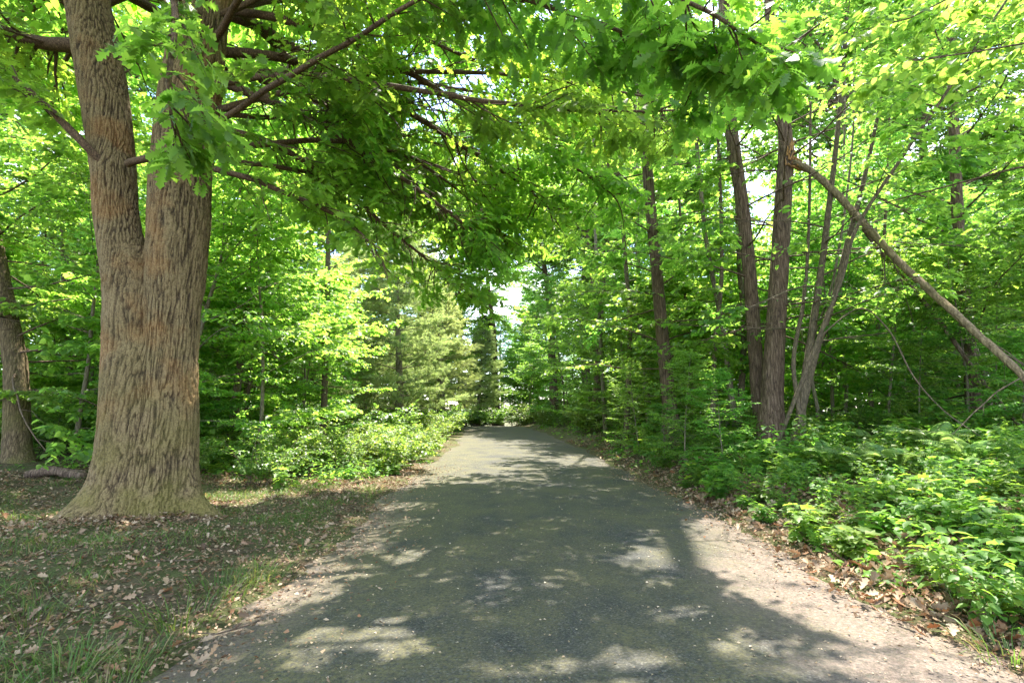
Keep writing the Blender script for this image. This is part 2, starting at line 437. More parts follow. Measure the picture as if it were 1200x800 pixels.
M['oak_bark'] = bark_mat('oak_bark', (.205, .148, .074), (.12, .083, .041), (.034, .023, .014), 44, .25, .6, attr=True, dist=.012,
                         moss=((.15, .13, .032), 2.4, .40, .60, 2.6, .0, .62), stain=((.27, .12, .035), 1.5, .52, .64, .7, 1.8, .35))
M['olive_bark'] = bark_mat('olive_bark', (.22, .16, .09), (.12, .085, .048), (.03, .02, .012), 22, .14, .9, moss=((.13, .12, .04), 2.2, .40, .6, 3.0, .3, .7))
M['dark_bark'] = bark_mat('dark_bark', (.20, .14, .10), (.12, .08, .055), (.03, .02, .015), 16, .12, .9)
M['grey_bark'] = bark_mat('grey_bark', (.26, .22, .16), (.17, .14, .10), (.07, .055, .04), 20, .25, .5, moss=((.15, .16, .06), 2.0, .42, .6, 2.5, 0, .7))
M['limb_bark'] = bark_mat('limb_bark', (.16, .10, .06), (.095, .06, .036), (.035, .022, .014), 30, .4, .4, dist=.01)
M['tan_bark'] = bark_mat('tan_bark', (.27, .20, .12), (.18, .13, .08), (.07, .05, .03), 14, .3, .4, dist=.01)
M['pole_bark'] = bark_mat('pole_bark', (.17, .13, .085), (.11, .085, .055), (.05, .04, .028), 18, .3, .4, dist=.01)
M['raw_wood'] = bark_mat('raw_wood', (.46, .27, .12), (.36, .19, .07), (.18, .09, .035), 40, .08, .5, dist=.01)
M['twig_bark'] = bark_mat('twig_bark', (.16, .12, .085), (.11, .08, .055), (.05, .035, .025), 20, .3, .2, dist=.005)

def ground_mat():
    m, n, l = new_mat('forest_floor')
    g = n.new('ShaderNodeNewGeometry')
    def noise(sc, det=6, ro=.6):
        t = n.new('ShaderNodeTexNoise'); t.inputs['Scale'].default_value = sc; t.inputs['Detail'].default_value = det; t.inputs['Roughness'].default_value = ro
        l.new(g.outputs['Position'], t.inputs['Vector']); return t
    a = noise(14, 8, .7); rp = ramp(n, [(.3, (.035, .025, .015)), (.48, (.09, .066, .04)), (.62, (.16, .12, .078)), (.75, (.25, .19, .13))])
    l.new(a.outputs['Fac'], rp.inputs['Fac'])
    b = noise(1.1, 5, .6); mr = n.new('ShaderNodeMapRange'); mr.inputs['From Min'].default_value = .40; mr.inputs['From Max'].default_value = .56; mr.inputs['To Max'].default_value = .8
    l.new(b.outputs['Fac'], mr.inputs['Value'])
    c = noise(60, 4); gp = ramp(n, [(.35, (.05, .065, .02)), (.65, (.115, .14, .045))]); l.new(c.outputs['Fac'], gp.inputs['Fac'])
    mx = n.new('ShaderNodeMix'); mx.data_type = 'RGBA'; l.new(mr.outputs['Result'], mx.inputs[0]); l.new(rp.outputs['Color'], mx.inputs[6]); l.new(gp.outputs['Color'], mx.inputs[7])
    pb = n.new('ShaderNodeBsdfPrincipled'); pb.inputs['Roughness'].default_value = .95; pb.inputs['Specular IOR Level'].default_value = .15
    l.new(mx.outputs[2], pb.inputs['Base Color'])
    d = noise(28, 8, .75); bp = n.new('ShaderNodeBump'); bp.inputs['Strength'].default_value = .9; bp.inputs['Distance'].default_value = .05
    l.new(d.outputs['Fac'], bp.inputs['Height']); l.new(bp.outputs[0], pb.inputs['Normal'])
    out = n.new('ShaderNodeOutputMaterial'); l.new(pb.outputs[0], out.inputs['Surface'])
    return m

def road_mat():
    m, n, l = new_mat('worn_asphalt')
    g = n.new('ShaderNodeNewGeometry')
    def noise(sc, det=6, ro=.6, dist=0):
        t = n.new('ShaderNodeTexNoise'); t.inputs['Scale'].default_value = sc; t.inputs['Detail'].default_value = det; t.inputs['Roughness'].default_value = ro; t.inputs['Distortion'].default_value = dist
        l.new(g.outputs['Position'], t.inputs['Vector']); return t
    def rng_(src, lo, hi, tlo, thi):
        r = n.new('ShaderNodeMapRange'); r.inputs['From Min'].default_value = lo; r.inputs['From Max'].default_value = hi; r.inputs['To Min'].default_value = tlo; r.inputs['To Max'].default_value = thi
        l.new(src, r.inputs['Value']); return r.outputs['Result']
    def mix(f, a, b):
        x = n.new('ShaderNodeMix'); x.data_type = 'RGBA'; l.new(f, x.inputs[0])
        for s, k in ((a, 6), (b, 7)):
            if isinstance(s, tuple): x.inputs[k].default_value = (*s, 1)
            else: l.new(s, x.inputs[k])
        return x.outputs[2]
    def math_(op, a, b):
        x = n.new('ShaderNodeMath'); x.operation = op
        for s, k in ((a, 0), (b, 1)):
            if isinstance(s, (int, float)): x.inputs[k].default_value = s
            else: l.new(s, x.inputs[k])
        return x.outputs[0]
    vo = n.new('ShaderNodeTexVoronoi'); vo.inputs['Scale'].default_value = 95; l.new(g.outputs['Position'], vo.inputs['Vector'])
    sep = n.new('ShaderNodeSeparateColor'); l.new(vo.outputs['Color'], sep.inputs[0])
    stone = ramp(n, [(0, (.018, .0178, .016)), (.6, (.038, .038, .0345)), (.9, (.066, .065, .058)), (1, (.125, .118, .10))])
    l.new(sep.outputs[0], stone.inputs['Fac'])
    tone = noise(.9, 4); col = mix(rng_(tone.outputs['Fac'], .3, .7, 0, .35), stone.outputs['Color'], (.045, .047, .043))
    # olive film of pollen and moss in drifts
    big = noise(1.3, 9, .72, .3); fine = noise(38, 5, .7)
    am = n.new('ShaderNodeAttribute'); am.attribute_name = 'moss'
    bigm = math_('ADD', big.outputs['Fac'], math_('MULTIPLY', am.outputs['Fac'], .10))
    f = math_('MULTIPLY', rng_(bigm, .38, .62, 0, 1), rng_(fine.outputs['Fac'], .36, .60, .05, .9))
    col = mix(f, col, (.118, .106, .046))
    # pale catkin and leaf crumbs lying everywhere
    v2 = n.new('ShaderNodeTexVoronoi'); v2.inputs['Scale'].default_value = 42; v2.inputs['Randomness'].default_value = 1.0; l.new(g.outputs['Position'], v2.inputs['Vector'])
    f2 = math_('MULTIPLY', rng_(v2.outputs['Distance'], .18, .10, 0, 1), rng_(noise(2.3, 6, .7).outputs['Fac'], .46, .66, .0, .6))
    col = mix(f2, col, (.24, .19, .11))
    # sandy washed-in margin, its colour also paled near left to boost the sun patches
    at_ = n.new('ShaderNodeAttribute'); at_.attribute_name = 'edge'
    ew = math_('ADD', at_.outputs['Fac'], math_('MULTIPLY', math_('SUBTRACT', noise(1.6, 6, .65).outputs['Fac'], .5), 1.3))
    sand = ramp(n, [(.36, (.055, .040, .031)), (.47, (.125, .092, .072)), (.58, (.20, .152, .122)), (.72, (.30, .24, .195))]); l.new(noise(46, 8, .82).outputs['Fac'], sand.inputs['Fac'])
    fe = math_('MULTIPLY', rng_(ew, -.75, .0, 0, 1.15), rng_(noise(21, 6, .8).outputs['Fac'], .36, .56, .15, 1))
    col = mix(fe, col, sand.outputs['Color'])
    pb = n.new('ShaderNodeBsdfPrincipled'); pb.inputs['Roughness'].default_value = .8; pb.inputs['Specular IOR Level'].default_value = .3
    l.new(col, pb.inputs['Base Color'])
    h = math_('ADD', math_('MULTIPLY', vo.outputs['Distance'], -.6), math_('MULTIPLY', fine.outputs['Fac'], .8))
    bp = n.new('ShaderNodeBump'); bp.inputs['Strength'].default_value = .6; bp.inputs['Distance'].default_value = .012
    l.new(h, bp.inputs['Height']); l.new(bp.outputs[0], pb.inputs['Normal'])
    out = n.new('ShaderNodeOutputMaterial'); l.new(pb.outputs[0], out.inputs['Surface'])
    return m
M['ground'] = ground_mat(); M['road'] = road_mat()
m_, n_, l_ = new_mat('crumb'); g_ = n_.new('ShaderNodeNewGeometry')
r_ = ramp(n_, [(0, (.10, .07, .04)), (.5, (.24, .18, .11)), (1, (.42, .34, .25))]); l_.new(g_.outputs['Random Per Island'], r_.inputs['Fac'])
p_ = n_.new('ShaderNodeBsdfPrincipled'); p_.inputs['Roughness'].default_value = .9; l_.new(r_.outputs['Color'], p_.inputs['Base Color'])
o_ = n_.new('ShaderNodeOutputMaterial'); l_.new(p_.outputs[0], o_.inputs['Surface']); M['crumb'] = m_

# ------------------------------------------------------------------ ground and road
def grid(xs, ys):
    X, Y = np.meshgrid(xs, ys); nx = len(xs); ny = len(ys)
    i = np.arange(ny - 1)[:, None] * nx + np.arange(nx - 1)[None, :]
    return X, Y, np.stack([i, i + 1, i + nx + 1, i + nx], -1).reshape(-1, 4)
xs = np.concatenate([-np.geomspace(420, 9, 40)[:-1], np.arange(-9, 9.01, .085), np.geomspace(9, 420, 40)[1:]])
ys = np.concatenate([-np.geomspace(200, 3, 20)[:-1], np.arange(-3, 13, .085), np.geomspace(13, 60, 70), np.geomspace(60, 600, 25)[1:]])
X, Y, F = grid(xs, ys)
Z = gh(X, Y); a_, _s = edge_dist(X, Y)
Z = Z - .05 * smooth(-a_, -.02, .2)
gr = build('ground', np.stack([X, Y, Z], -1).reshape(-1, 3), [F], M['ground'], smooth_shade=True)
tag(gr, 'forest floor of brown leaf litter and moss beside the road', 'ground', kind='structure')
ys = np.concatenate([np.arange(-6, 14, .09), np.arange(14, 75, .4)])
us = np.linspace(-1, 1, 61)
V, E, MS = [], [], []
hl, hr = road_half(ys, np.full_like(ys, -1.0)), road_half(ys, np.full_like(ys, 1.0))
for k, u in enumerate(us):
    half = np.where(u < 0, hl, hr)
    x = road_x(ys) + u * half
    d = (abs(u) - 1) * half
    crown = .05 * (1 - u * u) + .008 * noise2(x, ys, .8, 2)
    z = base_h(x, ys) * 0 - 0.0035 * .6 * np.clip(ys - 36, 0, 40) ** 2 + crown - .02 - (.05 if abs(u) > .999 else 0)
    V.append(np.stack([x, ys, z], -1)); E.append(d + (-.42 + 1.07 * smooth(9 - ys, 0, 6.0) if u > 0 else -.08 - .40 * smooth(ys, 7, 13)))  # near left edge gets extra pale sand colour to brighten its sun patches
    MS.append(d * 0 + (smooth(u, -.15, -1.0) if u < 0 else 0))
V = np.stack(V, 1); nx = len(us)
i = np.arange(len(ys) - 1)[:, None] * nx + np.arange(nx - 1)[None, :]
F = np.stack([i, i + 1, i + nx + 1, i + nx], -1).reshape(-1, 4)
rd = build('road', V.reshape(-1, 3), [F], M['road'], smooth_shade=True, edge_attr={'edge': np.stack(E, 1).ravel(), 'moss': np.stack(MS, 1).ravel()})
tag(rd, 'narrow worn asphalt lane running into the woods', 'road', kind='structure')

# ------------------------------------------------------------------ the twin-stemmed oak
def bark_disp(amp, fx=7.0, fz=1.3, rough=.3, out=None):
    def f(V, N):
        w = .35 * np.stack([noise3(V * 2.1 + 3), noise3(V * 2.1 + 9), noise3(V * 2.1 + 21)], 1)
        Q = (V + w * .07) * np.array([fx, fx, fz])
        r = 1 - np.abs(noise3(Q)) * 2.2
        r2 = 1 - np.abs(noise3(Q * np.array([1.5, 1.5, 4.5]) + 40)) * 2.2
        e = -smooth(r, .45, 1.0) - .6 * smooth(r2, .5, 1.0)
        if out is not None: out.append(np.clip(1 + e, 0, 1))
        d = e + rough * noise3(V * np.array([22, 22, 9.0]))
        return V + N * (amp * d)[:, None]
    return f

def ring_surface(C, Rr, nth):
    """closed ring stack from centres C (n,3) and radii Rr (n,nth)"""
    th = np.arange(nth) * 2 * math.pi / nth
    V = C[:, None, :] + Rr[..., None] * np.stack([np.cos(th), np.sin(th), np.zeros(nth)], -1)[None]
    n = len(C); i = np.arange(n - 1)[:, None] * nth; j = np.arange(nth)[None, :]; k = (j + 1) % nth
    F = np.stack([i + j, i + k, i + nth + k, i + nth + j], -1).reshape(-1, 4)
    N = np.broadcast_to(np.stack([np.cos(th), np.sin(th), np.zeros(nth)], -1)[None], V.shape)
    return V.reshape(-1, 3), F, N.reshape(-1, 3)

OY = 6.6
def stem(rows, nstep):
    """rows: (py, centre px, radius px, Y) -> resampled (x, y, z, r)"""
    out = []
    for py, cx, r, Yy in rows:
        p = at(cx, py, Yy); dd = np.dot(p - CAM, _cf); out.append([*p, r * dd / math.hypot(FPX, cx - 600)])
    return resample(out, nstep)
left_rows = [(612, 160, 62, OY), (590, 158, 57, OY), (560, 157, 49, OY), (500, 155, 42, OY), (450, 154, 38, OY), (400, 152, 34, OY), (330, 150, 31, OY), (250, 136, 27, OY), (200, 133, 27, OY), (100, 120, 30, OY), (0, 102, 28, OY), (-120, 82, 27, OY), (-300, 50, 24, OY + .3), (-600, 0, 16, OY + .8), (-900, -60, 7, OY + 1)]
right_rows = [(612, 184, 56, OY), (590, 185, 49, OY), (560, 187, 42, OY), (500, 191, 38, OY), (450, 192, 36, OY), (400, 194, 35, OY), (330, 201, 36, OY), (250, 206, 38, OY), (200, 208, 37, OY), (100, 220, 37, OY), (0, 236, 30, OY), (-120, 256, 28, OY), (-300, 290, 24, OY + .2), (-600, 360, 16, OY), (-900, 400, 7, OY)]
oak = thing('oak_tree', 'huge twin-stemmed oak with deeply furrowed brown bark beside the road', 'tree', tuple(at(170, 605, OY)))
oak_base = np.array(oak.location)
NST = 560
left_rows = [(py, cx - 1 * (py < 400), r + 1.5, Yy) for py, cx, r, Yy in left_rows]
right_rows = [(py, cx - 4 * (py < 400), r + 1.5, Yy) for py, cx, r, Yy in right_rows]
sl, sr = stem(left_rows, NST), stem(right_rows, NST)
sr[:, 1] += .12
RIDGE = []
disp = bark_disp(.018, 27, 1.2, .35, RIDGE)
nth = 360
th = np.arange(nth) * 2 * math.pi / nth
dirs = np.stack([np.cos(th), np.sin(th)], -1)
# lower bole: one smooth outline round both stems
zs_ = np.arange(sl[0, 2] - .25, at(200, 290, OY)[2], .016)
def interp(s, z): return np.stack([np.interp(z, s[:, 2], s[:, q]) for q in (0, 1, 3)], -1)
L_, R_ = interp(sl, zs_), interp(sr, zs_)
ctr = (L_[:, :2] + R_[:, :2]) / 2
def ray_circle(c, r, o):
    oc = o - c; b = oc[:, 0, None] * dirs[None, :, 0] + oc[:, 1, None] * dirs[None, :, 1]
    disc = np.maximum(b * b - (np.sum(oc ** 2, 1) - r ** 2)[:, None], 0)
    return -b + np.sqrt(disc)
ra, rb = ray_circle(L_[:, :2], L_[:, 2], ctr), ray_circle(R_[:, :2], R_[:, 2], ctr)
kk = .05
mxr = np.maximum(ra, rb); rad = mxr + kk * np.log(np.exp((ra - mxr) / kk) + np.exp((rb - mxr) / kk)) - kk * .35
hz = zs_ - .06
flare = .44 * np.exp(-np.maximum(hz, -.1) / .26) 
root = np.clip(.42 + .38 * np.sin(th * 5 + 1.3 * np.sin(th * 2 + 1) + .6) + .25 * np.sin(th * 3 + 2.2), 0, 1.1)
rad = rad * (1 + (flare[:, None] * (.16 + 1.25 * root[None, :] ** 2.5)))
C3 = np.concatenate([ctr, zs_[:, None]], 1)
V1, F1, N1 = ring_surface(C3, rad, nth)
V1 = disp(V1, N1)
Vs, Fs_, off = [V1], [F1], len(V1)
for s, nt_ in ((sl, 210), (sr, 210)):
    keep = s[:, 2] > at(200, 400, OY)[2]
    c = s[keep].copy()
    c[:, 3] *= .72 + .28 * smooth(c[:, 2], at(200, 390, OY)[2], at(200, 325, OY)[2])
    c = np.stack([np.interp(np.linspace(0, 1, 520), np.linspace(0, 1, len(c)), c[:, q]) for q in range(4)], 1)
    v, f, nn = ring_surface(c[:, :3], np.repeat(c[:, 3:4], nt_, 1) * (1 + .05 * np.sin(np.arange(nt_) * 2 * math.pi / nt_ * 3)[None]), nt_)
    v = disp(v, nn); Vs.append(v); Fs_.append(f + off); off += len(v)
Vt = np.concatenate(Vs)
# knot and scar on the left of the bole
for px, py, r_, amt in ((140, 402, 14, .05), (128, 190, 18, -.05), (150, 185, 12, -.05), (203, 380, 16, .04), (200, 352, 12, .03)):
    kx, ky = to_px(Vt); dd = ((kx - px) / r_) ** 2 + ((ky - py) / (r_ * 1.5)) ** 2
    front = Vt[:, 1] < OY
    Vt[:, 1] += np.where(front, amt * np.exp(-dd * 1.4), 0)
build('trunk', Vt - oak_base, Fs_, M['oak_bark'], oak, True, {'ridge': np.concatenate(RIDGE)})

SUNK = []
def drop(P, D, N, S, rg, keep_in_gap=.02):
    g = in_gap(P + D * (S * .5)[:, None]); k = ~g | (rg.random(len(P)) < np.where(P[:, 2] < 5.2, .16, keep_in_gap))
    return P[k], D[k], N[k], S[k]

def hero_limb(ctrl, r0, r1, nb, bl, nt, tl, k, size, seed, droop=.15, start=.15, tm=OAK, tilt=.4, parent=None, base=None, leafmat='oak_leaf', barkmat='limb_bark', gaps=True, world_pts=False, flat=.4, only=None):
    rg = np.random.default_rng(seed)
    pts = resample([at(*c) if not world_pts else c for c in ctrl], 40); base = oak_base if base is None else base
    pts[1:] += .02 * np.stack([noise3(pts[1:] * 1.7 + seed + q * 7) for q in range(3)], 1)
    tb = Tubes().add(pts, np.linspace(r0, r1, 40) * (1 + .08 * noise3(pts * 5)), 10)
    S, D, L = spray(rg, pts, (r0 + r1) / 2, int(nb * 1.5), bl, nt + 2, tl, tb, flat, droop, start)
    P, D2, N, SZ = twig_leaves(rg, S, D, L, k, size, tilt, .25, 1.0, .8)
    P, D2, N, SZ = drop(P, D2, N, SZ, rg) if gaps else (P, D2, N, SZ)
    d = np.linalg.norm(P - CAM, axis=1)
    kx, ky = to_px(P)
    ok = d > 1.9
    if only is not None: ok &= only(kx, ky, P)
    P, D2, N, SZ = P[ok], D2[ok], N[ok], SZ[ok]
    tb.V = [v - base for v in tb.V]
    lb = tb.make('limb', M[barkmat], parent)
    if len(P): leaves('foliage', tm, P - base, D2, N, SZ, M[leafmat], lb, rg)
    return lb

def off_bole(kx, ky, P):                     # keep the bole clear of leaves as in the photograph
    return ~((kx > 95) & (kx < 245) & (ky > 215) & (P[:, 1] < OY))
OK = dict(parent=oak, only=off_bole)
hero_limb([(248, 100, OY), (290, 92, 6.4), (340, 90, 6.2), (400, 92, 6.1), (500, 108, 5.9), (600, 122, 5.7), (700, 130, 5.6), (790, 128, 5.5)], .06, .012, 26, 1.0, 5, .42, 5, .15, 1, **OK)
hero_limb([(150, 192, OY - .25), (190, 180, 6.0), (225, 160, 5.85), (262, 137, 5.7), (340, 88, 5.4), (400, 55, 5.2), (465, 15, 5.0), (560, -40, 4.7)], .05, .02, 10, .7, 4, .35, 4, .15, 2, start=.35, **OK)
hero_limb([(235, 195, OY), (290, 208, 6.6), (335, 226, 6.6), (390, 250, 6.7), (430, 280, 6.8), (450, 310, 6.8)], .045, .012, 16, .8, 5, .40, 5, .14, 3, **OK)
hero_limb([(105, 55, OY), (60, 52, 6.6), (20, 42, 6.5), (-40, 20, 6.4), (-140, 0, 6.0)], .11, .04, 14, 1.0, 5, .4, 5, .15, 4, **OK)
hero_limb([(125, 195, OY - .2), (95, 165, 6.2), (60, 130, 6.1), (20, 95, 6.0), (-30, 60, 5.9), (-120, 0, 5.6)], .055, .025, 12, .8, 5, .35, 4, .15, 5, start=.3, **OK)
hero_limb([(250, 92, OY + .2), (300, 112, 6.9), (360, 138, 7.2), (420, 172, 7.5), (480, 215, 7.9), (540, 260, 8.2), (570, 285, 8.4)], .07, .015, 30, 1.2, 5, .45, 5, .15, 6, **OK)
hero_limb([(255, 60, OY + .3), (340, 70, 7.4), (440, 110, 8.2), (540, 170, 9.0), (610, 215, 9.6), (650, 250, 10)], .08, .015, 32, 1.4, 5, .5, 5, .15, 7, **OK)
hero_limb([(245, -40, OY), (380, -60, 5.6), (520, -30, 4.8), (650, 10, 4.3), (760, 50, 4.0), (840, 90, 3.9)], .045, .008, 22, .8, 5, .35, 6, .155, 8, droop=.2, **OK)
hero_limb([(250, -80, OY), (420, -130, 5.0), (600, -80, 4.0), (740, -30, 3.6), (840, 20, 3.4), (900, 60, 3.3)], .04, .008, 18, .7, 4, .3, 6, .15, 9, droop=.2, **OK)
hero_limb([(115, -60, OY), (150, -120, 5.2), (190, -60, 4.0), (205, 20, 3.5), (200, 95, 3.3), (205, 150, 3.3)], .05, .008, 12, .55, 4, .28, 5, .14, 10, droop=.15, **OK)
hero_limb([(250, 20, OY + .4), (330, 0, 7.6), (430, 20, 8.6), (530, 60, 9.4), (640, 110, 10), (720, 150, 10.5)], .06, .012, 34, 1.5, 6, .5, 5, .16, 11, **OK)
hero_limb([(110, 20, OY + .5), (60, 0, 8), (0, 30, 9), (-80, 60, 9.5)], .09, .02, 20, 1.3, 5, .45, 5, .16, 12, **OK)
hero_limb([(245, 0, OY + .3), (330, -40, 6.6), (430, -30, 6.4), (560, -10, 6.4), (680, 20, 6.4), (780, 60, 6.6)], .05, .01, 32, 1.2, 6, .45, 5, .155, 13, **OK)

hero_limb([(252, 150, OY + .3), (310, 165, 7.2), (380, 205, 7.8), (450, 262, 8.4), (510, 312, 9.0), (545, 335, 9.3)], .055, .012, 34, 1.2, 6, .45, 6, .15, 14, **OK)
hero_limb([(255, 80, OY + .4), (350, 110, 7.8), (450, 165, 8.8), (540, 225, 9.8), (595, 280, 10.6)], .06, .012, 36, 1.4, 6, .5, 6, .155, 15, **OK)
hero_limb([(250, 10, OY + .3), (360, 30, 7.0), (470, 80, 7.5), (570, 140, 8.0), (650, 180, 8.5), (720, 230, 9.0)], .07, .012, 36, 1.4, 6, .5, 6, .155, 16, **OK)
for k, ctrl in enumerate([[(-4.2, 6.8, 5.6), (-2.2, 7.3, 6.5), (0, 7.9, 6.9), (2.0, 8.5, 7.0), (3.4, 8.9, 6.9)], [(-4.2, 6.7, 7.0), (-1.5, 6.5, 8.2), (.8, 6.6, 8.7), (2.6, 6.8, 8.6)],
                          [(-4.1, 6.8, 6.2), (-2.5, 8.4, 7.2), (-.4, 9.8, 7.8), (1.8, 10.8, 8.0)], [(-4.2, 6.6, 6.5), (-2.6, 5.4, 7.0), (-.8, 4.8, 7.2), (.9, 4.6, 7.0)], [(-4.1, 6.9, 8.2), (-2.0, 9.4, 9.6), (.6, 11.6, 10.2), (2.4, 13, 10.2)],
                          [(-4.1, 6.8, 5.0), (-2.9, 8.0, 5.8), (-1.6, 9.4, 6.1), (-.2, 10.8, 6.1), (.8, 11.8, 5.8)]]):
    hero_limb(ctrl, .05, .01, 36, 1.4, 6, .5, 6, .155, 60 + k, world_pts=True, **OK)
for k, ctrl in enumerate([[(-4.1, 6.9, 4.9), (-3.2, 8.2, 5.3), (-2.2, 9.4, 5.5), (-1.2, 10.4, 5.4), (-.5, 11, 5.1)], [(-4.1, 6.9, 5.6), (-2.8, 8.8, 6.5), (-1.5, 10.4, 7.0), (-.2, 11.8, 7.1)]]):
    hero_limb(ctrl, .04, .008, 40, 1.3, 6, .5, 6, .15, 80 + k, world_pts=True, **OK)
# upper crown of the oak: wide limbs high above, mostly out of the picture, that shade the road
rg = np.random.default_rng(50)
tb = Tubes(); AP, AD, AN, AS = [], [], [], []
for i in range(64):
    s = sl if i % 2 else sr
    q = s[int(NST * rg.uniform(.72, .97))]
    az = i * 2.399 + rg.normal(0, .3) if i % 5 else rg.uniform(-.15, .95)
    h = (q[2] - 5) / 9
    Ln = (8.6 - 4.5 * max(h, 0) ** 1.5) * rg.uniform(.7, 1.08) if i % 5 else rg.uniform(7.0, 9.6)
    pl = wander(rg, q[:3], [math.cos(az), math.sin(az), rg.uniform(.15, .6)], Ln, 9, .10, -.25)
    r0 = .03 + .009 * Ln
    tb.add(pl, np.linspace(r0, .02, 9), 7)
    S, D, L = spray(rg, pl, r0 * .6, 11, 1.9, 6, .7, tb, .35, .05, .25, sticks=False)
    P, D2, N, SZ = twig_leaves(rg, S, D, L, 9, .17, .5, .2, 1.1, .5)
    AP.append(P); AD.append(D2); AN.append(N); AS.append(SZ)
P, D2, N, SZ = (np.concatenate(x) for x in (AP, AD, AN, AS))
P, D2, N, SZ = drop(P, D2, N, SZ, rg, .03)
k = (np.linalg.norm(P - CAM, axis=1) > 3.2) & (P[:, 2] > 3.5)
tb.V = [v - oak_base for v in tb.V]
lb = tb.make('branchwork', M['limb_bark'], oak)
leaves('crown', OVAL, P[k] - oak_base, D2[k], N[k], SZ[k], M['oak_leaf'], oak, rg)

# ------------------------------------------------------------------ tree kinds
def make_tree(name, label, cat, seed, H, r0, base, nl, ll, elev, nb, bl, nt, tl, k, size, tm, leafmat, barkmat, flat=.6, droop=.05, lean=.03, rise=.0, sides=9, group=None, profile=None, crown_top=1.0, sticks=False):
    rg = np.random.default_rng(seed)
    t = thing(name, label, cat, group=group)
    trunk = wander(rg, (0, 0, -.15), (rg.normal(0, lean), rg.normal(0, lean), 1), H + .15, 14, .035, .1)
    tb = Tubes().add(trunk, r0 * (1 - np.linspace(0, 1, 14) ** 1.2 * .92) * np.concatenate([[1.35, 1.1], np.ones(12)]), sides)
    AP, AD, AN, AS = [], [], [], []
    for i in range(nl):
        u = base + (crown_top - base) * ((i + rg.uniform(0, 1)) / nl)
        j = min(int(u * 13), 12); f = u * 13 - j
        p = trunk[j] * (1 - f) + trunk[j + 1] * f
        v = (u - base) / (1 - base)
        pr = profile(v) if profile else (.55 + .9 * v * (1 - v) * 2) * (1 - .65 * v ** 2)
        Ln = ll * pr * rg.uniform(.7, 1.15); az = i * 2.399 + rg.normal(0, .35)
        el = elev[0] + (elev[1] - elev[0]) * v + rg.normal(0, .12)
        pl = wander(rg, p, (math.cos(az) * math.cos(el), math.sin(az) * math.cos(el), math.sin(el)), Ln, 8, .09, rise)
        rl = max(.006, r0 * .28 * pr)
        tb.add(pl, np.linspace(rl, rl * .25, 8), 5)
        S, D, L = spray(rg, pl, rl * .7, nb, bl * (.5 + .6 * pr), nt, tl, tb, flat, droop, .18, 3, sticks)
        q = twig_leaves(rg, S, D, L, k, size, .42, .2, 1.0, .3)
        for arr, x in zip((AP, AD, AN, AS), q): arr.append(x)
    tr = tb.make('trunk', M[barkmat], t)
    P, D2, N, SZ = (np.concatenate(x) for x in (AP, AD, AN, AS))
    leaves('crown', tm, P, D2, N, SZ, M[leafmat], t, rg)
    return t

HIDE = []
under = [make_tree('understory_tree', 'x', 'tree', 100 + i, H, .045 + .008 * i, .10, nl, ll, (.15, .8), 7, 1.1, 6, .5, 7, sz, OVAL if i % 2 else MAPLE, 'maple_leaf', 'grey_bark', .75, .05)
         for i, (H, nl, ll, sz) in enumerate([(6.5, 24, 2.9, .115), (7.5, 26, 3.2, .11), (5.5, 22, 2.6, .12), (8.5, 28, 3.3, .11)])]
canopy = [make_tree('canopy_tree', 'x', 'tree', 200 + i, H, .2 + .03 * i, b, nl, ll, (.1, .95), 8, 2.0, 6, .85, 9, .19, DIAMOND, 'canopy_leaf', 'dark_bark', .45, .05, sides=12)
          for i, (H, b, nl, ll) in enumerate([(17, .22, 40, 5.2), (19, .28, 42, 5.6), (15, .18, 38, 4.8), (19, .52, 36, 5.6)])]
tall = canopy.pop()
sapling = [make_tree('sapling', 'x', 'sapling', 300 + i, H, .035, .30, 16, 1.7, (.3, .9), 4, .7, 5, .42, 6, .11, MAPLE, 'maple_leaf', 'tan_bark', .7, .05, lean=.06)
           for i, H in enumerate([7.0, 8.5, 6.0])]
shrub = []
for i in range(4):
    rg = np.random.default_rng(400 + i); t = thing('shrub', 'x', 'shrub'); tb = Tubes(); acc = [[], [], [], []]
    for q in range(9):
        az = rg.uniform(0, 6.28); pl = wander(rg, (rg.normal(0, .12), rg.normal(0, .12), -.05), (math.cos(az) * .55, math.sin(az) * .55, 1), rg.uniform(.8, 1.6), 6, .12, -.5)
        tb.add(pl, np.linspace(.012, .004, 6), 4)
        S, D, L = spray(rg, pl, .01, 7, .5, 5, .25, tb, .5, .05, .2, 3, False)
        for a, x in zip(acc, twig_leaves(rg, S, D, L, 5, [.075, .09, .07, .10][i], .45, .15)): a.append(x)
    tb.make('stem', M['twig_bark'], t)
    leaves('foliage', OVAL, *(np.concatenate(x) for x in acc), M['bush_leaf'], t, rg); shrub.append(t)

